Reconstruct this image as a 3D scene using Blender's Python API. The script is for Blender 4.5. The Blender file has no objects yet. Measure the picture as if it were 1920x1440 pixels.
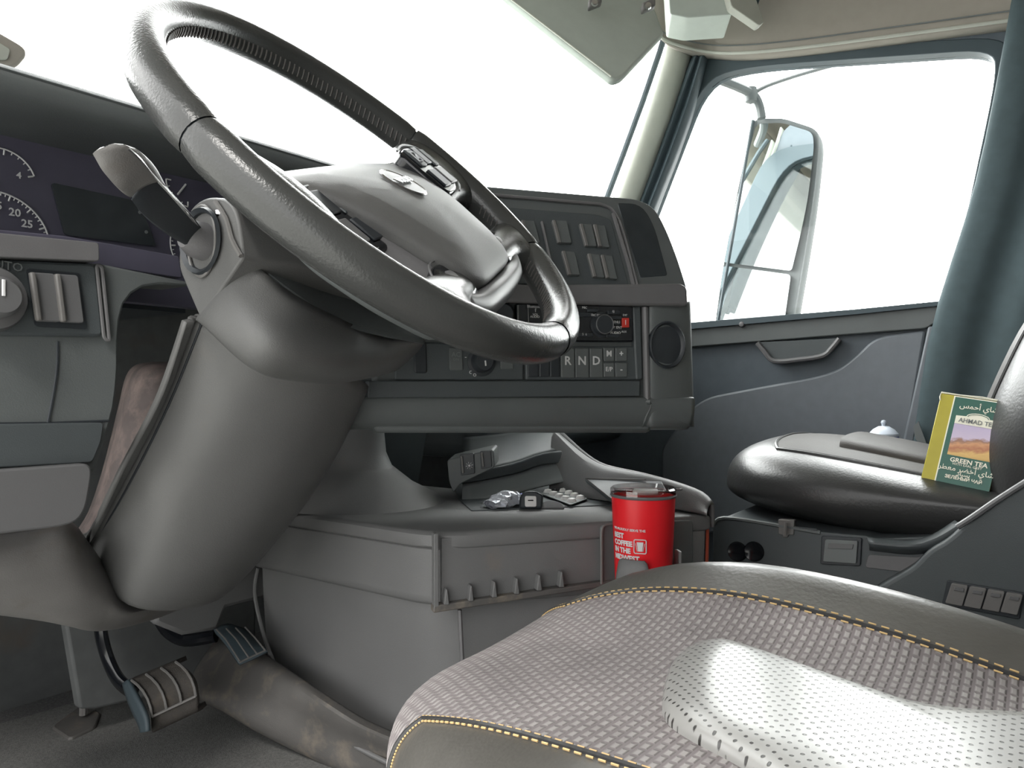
import bpy, bmesh, math, random
from mathutils import Vector, Matrix
random.seed(7)
scn = bpy.context.scene
V = Vector
# ------------------------------------------------------------------ camera
CAM = V((-.95, 0, .52)); FPX = 1400.0; AZ = math.radians(35.5); HV = 730.0
FW = V((math.cos(AZ), math.sin(AZ), 0)); RT = V((math.sin(AZ), -math.cos(AZ), 0)); UP = V((0, 0, 1))
cd = bpy.data.cameras.new('camera'); cam = bpy.data.objects.new('camera', cd); scn.collection.objects.link(cam)
cd.sensor_fit = 'HORIZONTAL'; cd.sensor_width = 36; cd.lens = 36 * FPX / 1920; cd.clip_start = .02; cd.clip_end = 300
cd.shift_y = (HV - 720) / 1920
cam.matrix_world = Matrix((RT, UP, -FW)).transposed().to_4x4(); cam.location = CAM
scn.camera = cam
# ------------------------------------------------------------------ sky and exposure
scn.view_settings.view_transform = 'Standard'; scn.view_settings.look = 'None'
scn.view_settings.gamma = 1; scn.view_settings.use_curve_mapping = False
scn.view_settings.exposure = 1.72
wd = bpy.data.worlds.new('overcast_sky'); scn.world = wd; wd.use_nodes = True
nt = wd.node_tree; nt.nodes.clear()
wo = nt.nodes.new('ShaderNodeOutputWorld'); bg = nt.nodes.new('ShaderNodeBackground')
tc = nt.nodes.new('ShaderNodeTexCoord'); dp = nt.nodes.new('ShaderNodeVectorMath'); dp.operation = 'DOT_PRODUCT'
dp.inputs[1].default_value = V((.35, -.93, .1)).normalized()      # the clear, dimmer part of the sky lies behind the truck
mr = nt.nodes.new('ShaderNodeMapRange'); mr.inputs[1].default_value = .35; mr.inputs[2].default_value = .62
nz = nt.nodes.new('ShaderNodeTexNoise'); nz.inputs['Scale'].default_value = 3.5
mx = nt.nodes.new('ShaderNodeMix'); mx.data_type = 'RGBA'
cl = nt.nodes.new('ShaderNodeMix'); cl.data_type = 'RGBA'
cl.inputs[6].default_value = (.17, .23, .24, 1); cl.inputs[7].default_value = (.27, .30, .30, 1)
SKY = 5.0
mx.inputs[6].default_value = (SKY, SKY * 1.0, SKY * .99, 1)
L = nt.links.new
dp2 = nt.nodes.new('ShaderNodeVectorMath'); dp2.operation = 'DOT_PRODUCT'; dp2.inputs[1].default_value = V((-.95, -.3, 0)).normalized()
mr2 = nt.nodes.new('ShaderNodeMapRange'); mr2.inputs[1].default_value = -.1; mr2.inputs[2].default_value = .6; mr2.inputs[3].default_value = 1; mr2.inputs[4].default_value = .20
L(tc.outputs['Generated'], dp2.inputs[0]); L(dp2.outputs['Value'], mr2.inputs[0]); L(mr2.outputs[0], bg.inputs[1])
L(tc.outputs['Generated'], dp.inputs[0]); L(dp.outputs['Value'], mr.inputs[0]); L(mr.outputs[0], mx.inputs[0])
L(tc.outputs['Generated'], nz.inputs['Vector']); L(nz.outputs[0], cl.inputs[0]); L(cl.outputs[2], mx.inputs[7])
L(mx.outputs[2], bg.inputs[0]); L(bg.outputs[0], wo.inputs[0])
sd = bpy.data.lights.new('sun', 'SUN'); sd.energy = 0.5; sd.angle = math.radians(12); sd.color = (1, .97, .92)
so = bpy.data.objects.new('sun', sd); scn.collection.objects.link(so)
so.rotation_euler = V((.62, .42, -.80)).to_track_quat('-Z', 'Y').to_euler()

# ------------------------------------------------------------------ helpers
def ray(u, v): return FW + RT * ((u - 960) / FPX) + UP * ((HV - v) / FPX)
def W(u, v, t): return CAM + ray(u, v) * t
def PL(u, v, p, n):
    d = ray(u, v); n = V(n); return CAM + d * ((V(p) - CAM).dot(n) / d.dot(n))
def PX(x, *uv): return [PL(u, v, (x, 0, 0), (1, 0, 0)) for u, v in uv]
def PY(y, *uv): return [PL(u, v, (0, y, 0), (0, 1, 0)) for u, v in uv]
def PZ(z, *uv): return [PL(u, v, (0, 0, z), (0, 0, 1)) for u, v in uv]
def lin(c):
    c = c / 255.; return c / 12.92 if c <= .04045 else ((c + .055) / 1.055) ** 2.4
def col(r, g, b): return (lin(r), lin(g), lin(b), 1)

def catmull(pts, n=6, closed=False):
    pts = [V(p) for p in pts]; m = len(pts); out = []
    rng = range(m) if closed else range(m - 1)
    for i in rng:
        if closed: a, b, c, d = pts[(i-1) % m], pts[i], pts[(i+1) % m], pts[(i+2) % m]
        else: a, b, c, d = pts[max(i-1, 0)], pts[i], pts[i+1], pts[min(i+2, m-1)]
        for k in range(n):
            s = k / n
            out.append(.5 * ((2*b) + (c-a)*s + (2*a-5*b+4*c-d)*s*s + (3*b-a-3*c+d)*s**3))
    if not closed: out.append(pts[-1])
    return out
def fillet(pts, r, n=4):
    pts = [V(p) for p in pts]; out = []; m = len(pts)
    rr = r if isinstance(r, (list, tuple)) else [r] * m
    for i in range(m):
        a, b, c = pts[i-1], pts[i], pts[(i+1) % m]
        if rr[i] <= 0: out.append(b); continue
        p = b + (a-b).normalized() * min(rr[i], (a-b).length * .48); q = b + (c-b).normalized() * min(rr[i], (c-b).length * .48)
        for k in range(n + 1):
            s = k / n; out.append(p*(1-s)**2 + b*2*s*(1-s) + q*s*s)
    return out
def newell(pts):
    n = V((0, 0, 0))
    for i in range(len(pts)):
        a, b = pts[i-1], pts[i]; n += V(((a.y-b.y)*(a.z+b.z), (a.z-b.z)*(a.x+b.x), (a.x-b.x)*(a.y+b.y)))
    return n.normalized()

class MB:
    def __init__(s): s.b = bmesh.new()
    def face(s, vs):
        try: return s.b.faces.new(vs)
        except ValueError: return None
    def slab(s, pts, th, toward=None):
        """outline pts; the solid lies behind it (away from the side the camera sees) unless toward is given"""
        pts = [V(p) for p in pts]; n = newell(pts)
        if toward is None:
            c = sum(pts, V()) / len(pts)
            if n.dot(CAM - c) < 0: pts.reverse(); n = -n
        else:
            if n.dot(V(toward)) < 0: pts.reverse(); n = -n
        f = [s.b.verts.new(p) for p in pts]; k = [s.b.verts.new(p - n * th) for p in pts]
        s.face(f); s.face(k[::-1]); m = len(pts)
        for i in range(m): s.face([f[i-1], k[i-1], k[i], f[i]])
        return s
    def ring(s, outer, inner, th, n=None):
        m = len(outer); assert m == len(inner)
        outer = [V(p) for p in outer]; inner = [V(p) for p in inner]
        n = V(n) if n else newell(outer)
        a = [s.b.verts.new(p) for p in outer]; b = [s.b.verts.new(p) for p in inner]
        c = [s.b.verts.new(p - n*th) for p in outer]; d = [s.b.verts.new(p - n*th) for p in inner]
        for i in range(m):
            s.face([a[i-1], a[i], b[i], b[i-1]]); s.face([c[i-1], d[i-1], d[i], c[i]])
            s.face([a[i-1], c[i-1], c[i], a[i]]); s.face([b[i-1], b[i], d[i], d[i-1]])
        return s
    def box(s, c, sz, X=(1,0,0), Y=(0,1,0), Z=(0,0,1)):
        c = V(c); X = V(X)*sz[0]/2; Y = V(Y)*sz[1]/2; Z = V(Z)*sz[2]/2
        q = [s.b.verts.new(c + X*i + Y*j + Z*k) for i in (-1,1) for j in (-1,1) for k in (-1,1)]
        for f in ((0,1,3,2),(4,6,7,5),(0,4,5,1),(2,3,7,6),(0,2,6,4),(1,5,7,3)): s.face([q[i] for i in f])
        return s
    def tube(s, path, r, seg=8, closed=False, flat=1.0, upv=None):
        path = [V(p) for p in path]; m = len(path); rings = []; prev = None
        for i, p in enumerate(path):
            if closed: t = path[(i+1) % m] - path[i-1]
            else: t = path[min(i+1, m-1)] - path[max(i-1, 0)]
            t.normalize()
            if prev is None:
                a = V(upv) if upv else V((0,0,1))
                if abs(a.dot(t)) > .95: a = V((1,0,0))
                a = (a - t*a.dot(t)).normalized()
            else: a = (prev - t*prev.dot(t)).normalized()
            prev = a; b = t.cross(a); rr = r(i/(m-1)) if callable(r) else r
            rings.append([s.b.verts.new(p + (a*math.cos(q)*flat + b*math.sin(q))*rr) for q in [2*math.pi*k/seg for k in range(seg)]])
        R = range(m) if closed else range(1, m)
        for i in R:
            for k in range(seg): s.face([rings[i-1][k-1], rings[i-1][k], rings[i][k], rings[i][k-1]])
        if not closed: s.face(rings[0]); s.face(rings[-1][::-1])
        return s
    def lathe(s, prof, o, ax=(0,0,1), seg=32, ex=1.0, refx=None):
        """prof: (radius, height) pairs"""
        ax = V(ax).normalized(); o = V(o); a = V(refx) if refx else ax.orthogonal().normalized(); a = (a - ax*a.dot(ax)).normalized(); b = ax.cross(a); rs = []
        for r, h in prof:
            if r <= 1e-6: rs.append([s.b.verts.new(o + ax*h)])
            else: rs.append([s.b.verts.new(o + ax*h + (a*math.cos(2*math.pi*k/seg)*ex + b*math.sin(2*math.pi*k/seg))*r) for k in range(seg)])
        for p, q in zip(rs, rs[1:]):
            for k in range(seg):
                if len(p) == 1 and len(q) == 1: break
                if len(p) == 1: s.face([p[0], q[k-1], q[k]])
                elif len(q) == 1: s.face([p[k-1], p[k], q[0]])
                else: s.face([p[k-1], p[k], q[k], q[k-1]])
        return s
    def grid(s, rows, closed=False):
        g = [[s.b.verts.new(V(p)) for p in r] for r in rows]
        for i in range(1, len(g)):
            m = len(g[i])
            for j in range(0 if closed else 1, m): s.face([g[i-1][j-1], g[i-1][j], g[i][j], g[i][j-1]])
        return g
    def smoothgrid(s, rows, n=5, m=5):
        rr = [catmull(r, n) for r in rows]; cols = [catmull(c, m) for c in zip(*rr)]
        s.grid(list(zip(*cols))); return s
    def text(s, txt, size, o, X, Y, th=.0006, align='CENTER', bold=0.0, warp=None, sx=1.0):
        cu = bpy.data.curves.new('t', 'FONT'); cu.body = txt; cu.size = size; cu.align_x = align; cu.align_y = 'CENTER'
        cu.resolution_u = 2; cu.offset = bold; cu.extrude = th / 2
        ob = bpy.data.objects.new('t', cu); scn.collection.objects.link(ob)
        bpy.context.view_layer.update()
        me = bpy.data.meshes.new_from_object(ob.evaluated_get(bpy.context.evaluated_depsgraph_get()))
        X = V(X).normalized(); Y = V(Y).normalized(); N = X.cross(Y); o = V(o)
        vs = [s.b.verts.new(warp(v.co) if warp else o + X*v.co.x*sx + Y*v.co.y + N*(v.co.z + th/2)) for v in me.vertices]
        for p in me.polygons: s.face([vs[i] for i in p.vertices])
        bpy.data.objects.remove(ob); bpy.data.curves.remove(cu); bpy.data.meshes.remove(me); return s
    def build(s, name, mat, parent=None, bevel=0, seg=2, sub=0, solid=0, smooth=True, angle=35, offset=-1, face=True):
        b = s.b; bmesh.ops.recalc_face_normals(b, faces=b.faces)
        if parent is not None or True:
            if b.verts:
                c = sum((v.co for v in b.verts), V()) / len(b.verts)
            else: c = V()
        if solid and face:
            tot = sum(f.calc_area()*f.normal.dot((CAM - f.calc_center_median()).normalized()) for f in b.faces)
            if tot < 0: bmesh.ops.reverse_faces(b, faces=b.faces)
        # origin at the mesh's own centre
        for v in b.verts: v.co -= c
        me = bpy.data.meshes.new(name); b.to_mesh(me); b.free()
        me.materials.append(mat)
        o = bpy.data.objects.new(name, me); scn.collection.objects.link(o)
        for p in me.polygons: p.use_smooth = smooth
        o['_c'] = list(c)
        o.location = c
        if parent is not None:
            o.parent = parent; o.matrix_parent_inverse = Matrix.Translation(-WL[parent.name])
        WL[o.name] = c.copy()
        if bevel:
            m = o.modifiers.new('bevel', 'BEVEL'); m.width = bevel; m.segments = seg; m.limit_method = 'ANGLE'; m.angle_limit = math.radians(30)
            m.harden_normals = False
        if solid:
            m = o.modifiers.new('solid', 'SOLIDIFY'); m.thickness = solid; m.offset = offset
        if sub:
            m = o.modifiers.new('sub', 'SUBSURF'); m.levels = sub; m.render_levels = sub
        if smooth and not sub:
            me.set_sharp_from_angle(angle=math.radians(angle))
        del o['_c']
        return o
WL = {}
def empty(name, loc, label, cat, group=None):
    o = bpy.data.objects.new(name, None); scn.collection.objects.link(o); o.location = loc; o.empty_display_size = .05
    o['label'] = label; o['category'] = cat
    if group: o['group'] = group
    WL[o.name] = V(loc); return o
def tag(o, label, cat, group=None):
    o['label'] = label; o['category'] = cat
    if group: o['group'] = group
    return o
def lab(o, label): o['label'] = label; return o
def struct(o): o['kind'] = 'structure'; return o
class Fr:
    """a local frame: x right, y up, h out"""
    def __init__(s, o, X, Y): s.o = V(o); s.X = V(X).normalized(); Y = V(Y); s.Y = (Y - s.X*Y.dot(s.X)).normalized(); s.N = s.X.cross(s.Y)
    def p(s, x, y, h=0): return s.o + s.X*x + s.Y*y + s.N*h
    def px(s, u, v, h=0): return PL(u, v, s.o + s.N*h, s.N)
    def pxs(s, h, *uv): return [s.px(u, v, h) for u, v in uv]

# ------------------------------------------------------------------ materials
def mat(name, c, rough=.5, metal=0, noise=0, nscale=40, bump=0, bscale=900, dirt=None, dscale=9, dlo=.55, dhi=.75, spec=.5, coat=0, trans=0, emis=None, alpha=1):
    m = bpy.data.materials.new(name); m.use_nodes = True; t = m.node_tree; p = t.nodes['Principled BSDF']; K = t.links.new
    p.inputs['Base Color'].default_value = c; p.inputs['Roughness'].default_value = rough; p.inputs['Metallic'].default_value = metal
    p.inputs['Specular IOR Level'].default_value = spec; p.inputs['Coat Weight'].default_value = coat; p.inputs['Transmission Weight'].default_value = trans
    if emis: p.inputs['Emission Color'].default_value = emis; p.inputs['Emission Strength'].default_value = 1
    g = t.nodes.new('ShaderNodeNewGeometry'); cur = None
    if noise:
        n = t.nodes.new('ShaderNodeTexNoise'); n.inputs['Scale'].default_value = nscale; n.inputs['Detail'].default_value = 4; K(g.outputs['Position'], n.inputs['Vector'])
        r = t.nodes.new('ShaderNodeMapRange'); r.inputs[1].default_value = .3; r.inputs[2].default_value = .7; r.inputs[3].default_value = 1-noise; r.inputs[4].default_value = 1+noise; K(n.outputs[0], r.inputs[0])
        q = t.nodes.new('ShaderNodeVectorMath'); q.operation = 'SCALE'; q.inputs[0].default_value = c[:3]; K(r.outputs[0], q.inputs['Scale']); cur = q.outputs[0]; K(cur, p.inputs['Base Color'])
    if dirt:
        n = t.nodes.new('ShaderNodeTexNoise'); n.inputs['Scale'].default_value = dscale; n.inputs['Detail'].default_value = 7; n.inputs['Roughness'].default_value = .65; K(g.outputs['Position'], n.inputs['Vector'])
        r = t.nodes.new('ShaderNodeMapRange'); r.inputs[1].default_value = dlo; r.inputs[2].default_value = dhi; K(n.outputs[0], r.inputs[0])
        q = t.nodes.new('ShaderNodeMix'); q.data_type = 'RGBA'; q.inputs[7].default_value = dirt
        if cur: K(cur, q.inputs[6])
        else: q.inputs[6].default_value = c
        K(r.outputs[0], q.inputs[0]); K(q.outputs[2], p.inputs['Base Color']); cur = q.outputs[2]
    if bump:
        n = t.nodes.new('ShaderNodeTexNoise'); n.inputs['Scale'].default_value = bscale; n.inputs['Detail'].default_value = 2; K(g.outputs['Position'], n.inputs['Vector'])
        b = t.nodes.new('ShaderNodeBump'); b.inputs['Strength'].default_value = bump; b.inputs['Distance'].default_value = .001; K(n.outputs[0], b.inputs['Height']); K(b.outputs[0], p.inputs['Normal'])
    m.diffuse_color = c; return m
M = {}
def mk(key, *a, **k): M[key] = mat(key, *a, **k)
mk('grey_plastic', col(94,94,93), .5, noise=.05, nscale=14, bump=.25, dirt=col(100,96,92), dscale=16, dlo=.62, dhi=.85)
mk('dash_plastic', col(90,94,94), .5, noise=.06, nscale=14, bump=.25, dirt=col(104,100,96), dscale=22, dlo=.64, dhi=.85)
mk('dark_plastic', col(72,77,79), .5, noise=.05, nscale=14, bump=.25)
mk('black_plastic', col(46,50,54), .45, bump=.1)
mk('gloss_black', col(20,22,26), .15)
mk('trim_grey', col(102,101,102), .45, noise=.04, bump=.2)
mk('light_plastic', col(108,106,104), .5, noise=.05, bump=.2, dirt=col(96,90,84), dscale=12)
mk('silver_plastic', col(98,98,99), .4, bump=.1)
mk('console_plastic', col(106,106,106), .55, noise=.05, nscale=10, bump=.3, dirt=col(116,110,104), dscale=18, dlo=.6, dhi=.85)
mk('scuffed_plastic', col(86,84,82), .55, noise=.1, nscale=20, bump=.3, dirt=col(118,110,100), dscale=26, dlo=.52, dhi=.72)
mk('leather_black', col(50,50,50), .34, bump=.3, bscale=260, noise=.1, nscale=14, spec=.45)
mk('leather_wheel', col(60,61,60), .27, bump=.25, bscale=500, noise=.06, nscale=25)
mk('leather_seat', col(58,55,53), .58, bump=.3, bscale=500, noise=.1, nscale=18, spec=.3)
mk('leather_driver', col(78,76,72), .34, bump=.22, bscale=260, noise=.12, nscale=22, spec=.5)
mk('door_plastic', col(80,88,95), .5, noise=.05, bump=.2)
mk('door_grey', col(106,111,117), .5, noise=.05, bump=.2)
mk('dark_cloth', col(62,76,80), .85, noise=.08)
mk('headliner', col(152,146,137), .9, noise=.03, bump=.3, bscale=300)
mk('pillar', col(176,178,168), .55, noise=.03, bump=.15)
mk('visor', col(182,190,182), .7, noise=.03, bump=.2)
mk('rubber', col(62,74,80), .6)
mk('chrome', col(210,210,210), .18, metal=1)
mk('white_paint', col(215,217,220), .5)
mk('white_ink', col(205,205,205), .6)
mk('red_paint', col(222,32,40), .38, spec=.4)
mk('orange', col(170,74,52), .5)
mk('red_lamp', col(190,50,40), .4)
mk('carpet', col(92,92,92), .95, noise=.35, nscale=260, bump=1, bscale=700, dirt=col(104,96,90), dscale=14)
mk('mat_rubber', col(104,104,102), .85, noise=.25, nscale=300, bump=.8, bscale=800)
mk('firewall', col(92,94,94), .75, noise=.1, dirt=col(96,90,84), dscale=7)
mk('dusty', col(118,108,106), .85, noise=.15, nscale=30, dirt=col(160,142,136), dscale=24, dlo=.45, dhi=.7)
mk('cluster', col(80,78,92), .35, noise=.05)
mk('screen', col(50,55,58), .2, noise=.1)
mk('gold_card', col(172,160,40), .45, noise=.06, nscale=30)
mk('green_card', col(24,86,72), .4)
mk('cream', col(235,232,214), .5)
mk('label_grey', col(112,116,116), .6)
mk('foil', col(205,208,215), .25, metal=.35, bump=1, bscale=220)
mk('foil_blue', col(40,52,140), .3, metal=.3)
mk('pill_white', col(225,222,220), .4)
mk('can_white', col(200,208,220), .35)
mk('can_blue', col(60,76,150), .4)
mk('stitch', col(186,158,110), .7)
mk('stitch_grey', col(78,74,72), .7)
mk('stitch_black', col(26,26,26), .6)
mk('ground', col(140,140,136), .9, noise=.1, nscale=2)
mk('truck_paint', col(226,230,232), .25, coat=.5)
mk('truck_dark', col(60,66,70), .35)
mk('wall_cloth', col(112,112,110), .9, noise=.05)
mk('pedal_rubber', col(56,52,48), .7, bump=1, bscale=900, dirt=col(78,70,60), dscale=30)
mk('screw', col(150,148,144), .35, metal=.8)

def fabric():
    m = mat('seat_fabric', col(146,136,138), .9); t = m.node_tree; p = t.nodes['Principled BSDF']; K = t.links.new
    g = t.nodes.new('ShaderNodeNewGeometry'); mp = t.nodes.new('ShaderNodeMapping'); mp.inputs['Scale'].default_value = (1, 1, .6)
    K(g.outputs['Position'], mp.inputs[0])
    b = t.nodes.new('ShaderNodeTexBrick'); b.inputs['Scale'].default_value = 1; b.offset = .5
    b.inputs['Brick Width'].default_value = .0088; b.inputs['Row Height'].default_value = .0058; b.inputs['Mortar Size'].default_value = .0021; b.inputs['Mortar Smooth'].default_value = .7
    b.inputs['Color1'].default_value = col(150,146,143); b.inputs['Color2'].default_value = col(137,132,130); b.inputs['Mortar'].default_value = col(115,108,108)
    K(mp.outputs[0], b.inputs['Vector'])
    n = t.nodes.new('ShaderNodeTexNoise'); n.inputs['Scale'].default_value = 9; n.inputs['Detail'].default_value = 6; K(g.outputs['Position'], n.inputs['Vector'])
    r = t.nodes.new('ShaderNodeMapRange'); r.inputs[1].default_value = .35; r.inputs[2].default_value = .7; r.inputs[3].default_value = 1.12; r.inputs[4].default_value = .72; K(n.outputs[0], r.inputs[0])
    q = t.nodes.new('ShaderNodeVectorMath'); q.operation = 'SCALE'; K(b.outputs['Color'], q.inputs[0]); K(r.outputs[0], q.inputs['Scale']); K(q.outputs[0], p.inputs['Base Color'])
    bu = t.nodes.new('ShaderNodeBump'); bu.inputs['Strength'].default_value = .7; bu.inputs['Distance'].default_value = .001; bu.invert = True; K(b.outputs['Fac'], bu.inputs['Height']); K(bu.outputs[0], p.inputs['Normal'])
    return m
M['fabric'] = fabric()
def perforated():
    m = mat('perforated_leather', col(150,148,144), .3); t = m.node_tree; p = t.nodes['Principled BSDF']; K = t.links.new
    g = t.nodes.new('ShaderNodeNewGeometry'); mp = t.nodes.new('ShaderNodeMapping'); mp.inputs['Scale'].default_value = (1, 1, 0); mp.inputs['Rotation'].default_value = (0, 0, .78); K(g.outputs['Position'], mp.inputs[0])
    v = t.nodes.new('ShaderNodeTexVoronoi'); v.inputs['Scale'].default_value = 190; v.inputs['Randomness'].default_value = 0; K(mp.outputs[0], v.inputs['Vector'])
    r = t.nodes.new('ShaderNodeMapRange'); r.inputs[1].default_value = .13; r.inputs[2].default_value = .2; K(v.outputs['Distance'], r.inputs[0])
    q = t.nodes.new('ShaderNodeMix'); q.data_type = 'RGBA'; q.inputs[6].default_value = col(40,38,36); q.inputs[7].default_value = col(132,131,128); K(r.outputs[0], q.inputs[0]); K(q.outputs[2], p.inputs['Base Color'])
    bu = t.nodes.new('ShaderNodeBump'); bu.inputs['Strength'].default_value = .5; bu.inputs['Distance'].default_value = .001; K(r.outputs[0], bu.inputs['Height']); K(bu.outputs[0], p.inputs['Normal'])
    return m
M['perf'] = perforated()
def glass(name, tint, gloss):
    m = bpy.data.materials.new(name); m.use_nodes = True; t = m.node_tree; t.nodes.clear(); K = t.links.new
    o = t.nodes.new('ShaderNodeOutputMaterial'); a = t.nodes.new('ShaderNodeBsdfTransparent'); a.inputs[0].default_value = tint
    b = t.nodes.new('ShaderNodeBsdfGlossy'); b.inputs['Roughness'].default_value = .02; lw = t.nodes.new('ShaderNodeLayerWeight'); pw = t.nodes.new('ShaderNodeMath'); pw.operation = 'POWER'; pw.inputs[1].default_value = 5; K(lw.outputs['Facing'], pw.inputs[0]); f = t.nodes.new('ShaderNodeMath'); f.operation = 'MULTIPLY_ADD'; f.inputs[1].default_value = .5; f.inputs[2].default_value = gloss; K(pw.outputs[0], f.inputs[0])
    x = t.nodes.new('ShaderNodeMixShader'); K(f.outputs[0], x.inputs[0]); K(a.outputs[0], x.inputs[1]); K(b.outputs[0], x.inputs[2]); K(x.outputs[0], o.inputs[0])
    m.diffuse_color = (.8, .9, .9, .3); return m
M['glass'] = glass('window_glass', (.97, .985, .98, 1), .02); M['lid'] = glass('clear_plastic', (.80, .78, .78, 1), .12)
M['mirror'] = mat('mirror_glass', (.80, .86, .86, 1), .02, metal=1)
def photo_card():
    m = mat('landscape_print', col(200,160,110), .4); t = m.node_tree; p = t.nodes['Principled BSDF']; K = t.links.new
    g = t.nodes.new('ShaderNodeTexCoord'); s = t.nodes.new('ShaderNodeSeparateXYZ'); K(g.outputs['Generated'], s.inputs[0])
    n = t.nodes.new('ShaderNodeTexNoise'); n.inputs['Scale'].default_value = 7; K(g.outputs['Generated'], n.inputs['Vector'])
    a = t.nodes.new('ShaderNodeMath'); a.operation = 'MULTIPLY_ADD'; a.inputs[1].default_value = .22; K(n.outputs[0], a.inputs[0]); K(s.outputs[2], a.inputs[2])
    c = t.nodes.new('ShaderNodeValToRGB'); e = c.color_ramp.elements; e[0].position = .1; e[0].color = col(190,150,80); e[1].position = .98; e[1].color = col(190,176,204)
    for pos, cc in ((.3, col(216,176,104)), (.42, col(176,110,72)), (.55, col(206,150,104)), (.64, col(150,110,90)), (.7, col(200,184,206))):
        x = e.new(pos); x.color = cc
    K(a.outputs[0], c.inputs[0]); K(c.outputs[0], p.inputs['Base Color']); return m
M['photo'] = photo_card()

# ================================================================== THE CAB SHELL
XW = .95
struct(MB().box((0, .15, -.03), (2.1, 2.6, .06)).build('floor', M['carpet']))
struct(MB().box((0, -.08, 1.68), (2.1, 2.1, .06)).build('ceiling', M['headliner']))
struct(MB().box((0, -1.13, .8), (2.1, .06, 1.8)).build('wall_rear', M['wall_cloth']))
struct(MB().box((0, 1.40, .38), (2.1, .06, .82)).build('wall_front', M['firewall']))
# driver side: doorway left open, wall behind and above it
w = MB(); w.box((-1.03, -.62, .8), (.06, 1.0, 1.8)); w.box((-1.03, .55, 1.52), (.06, 1.4, .36)); w.box((-1.03, 1.25, .6), (.06, .3, 1.4))
struct(w.build('wall_left', M['wall_cloth']))
struct(MB().box((0, 0, -1.32), (120, 120, .04)).build('ground', M['ground']))

# passenger side wall: the door with its window opening
dx = .93
win_in = fillet(PX(dx, (1318,150), (1135,628), (1778,563), (1868,140), (1862,92), (1400,124)), [.09, .02, .02, .10, .07, .12], 5)
win_out = fillet(PX(dx, (1272,118), (1100,645), (1800,575), (1905,150), (1900,68), (1380,96)), [.09, .02, .02, .10, .07, .12], 5)
far_out = fillet([PX(dx, (1300,60))[0], PX(dx, (1175,520))[0] - V((0,0,.12)), V((dx,-.12,.60)), V((dx,-.12,.9)), V((dx,-.12,1.62)), V((dx,.55,1.62))], [.01,.01,.01,.01,.01,.01], 5)
d = struct(MB().ring(far_out, win_out, .03, (-1,0,0)).build('wall_right', M['door_plastic'], smooth=False))
wf = struct(MB().ring(win_out, win_in, .05, (-1,0,0)).build('window_2', M['rubber'], bevel=.008))
gl = MB().slab([p + V((.03,0,0)) for p in win_in], .004).build('window_pane', M['glass'], wf, smooth=False)
struct(MB().box((.985, -.6, .8), (.06, 1.1, 1.8)).build('wall_right_rear', M['wall_cloth']))
# door lower panel
struct(MB().box((.975, .62, .31), (.05, 1.5, .64)).build('wall_right_lower', M['door_plastic'], smooth=False))
pn = MB().slab(PX(.915, (1060,668), (1772,583), (1768,600), (1600,1400), (1000,1400)), .05).build('door_1', M['door_plastic'], bevel=.004); struct(pn)
MB().slab(fillet(PX(.895, (1240,612), (1300,604), (1772,566), (1766,598), (1736,616), (1240,655)), .008), .05).build('window_sill', M['dash_plastic'], pn, bevel=.008)
MB().slab(fillet(PX(.885, (1240,609), (1600,580), (1776,563), (1774,572), (1600,590), (1240,622)), .002), .012).build('weather_strip', M['rubber'], pn, bevel=.002)
MB().slab(fillet(PX(.90, (1240,840), (1310,748), (1420,726), (1560,702), (1605,668), (1640,632), (1736,619), (1700,830), (1680,960), (1240,1010)), [.02,.05,.1,.1,.08,.03,.01,.03,.03,.03], 6), .03).build('armrest_panel', M['door_grey'], pn, bevel=.006)
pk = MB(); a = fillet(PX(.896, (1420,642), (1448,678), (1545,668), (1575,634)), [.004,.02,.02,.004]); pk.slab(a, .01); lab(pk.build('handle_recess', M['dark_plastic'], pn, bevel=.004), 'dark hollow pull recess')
MB().tube(catmull(PX(.89, (1420,643), (1434,660), (1452,677), (1500,674), (1543,667), (1560,652), (1574,635)), 4), .006, 8).build('pull_handle', M['trim_grey'], pn)
# belt-line bolt
MB().lathe([(0,.006),(.006,.004),(.008,0),(.008,-.004)], PX(.888, (1391,608))[0], (-1,0,0), 12).build('lock_button', M['trim_grey'], pn)
# door gap strip + rear dark pillar
t1 = MB().slab(PX(.885, (1740,612), (1752,612), (1712,840), (1716,960), (1690,960), (1690,840)), .03).build('trim_1', M['door_grey'], bevel=.004); struct(t1)
# B pillar / curtain
b = MB(); base = [V((.86,.245,.24)), V((.86,.20,.62)), V((.87,.115,.95)), V((.87,.06,1.26)), V((.87,.05,1.34))]
rows = []
for p in base: rows.append([p + V((.06,.0,0)), p, p + V((-.012,-.05,0)), p + V((.0,-.1,0)), p + V((-.015,-.16,0)), p + V((0,-.24,0)), p + V((-.01,-.34,0)), p + V((0,-.46,0))])
b.smoothgrid(rows, 5, 4)
cur = tag(b.build('sleeper_curtain', M['dark_cloth'], solid=.01), 'dark blue-grey fabric covering the pillar behind the passenger window', 'curtain')
MB().slab(PX(.84, (1712,800), (1722,790), (1740,840), (1738,852), (1716,822)), .004).build('belt_webbing', M['label_grey'], cur)
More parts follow.
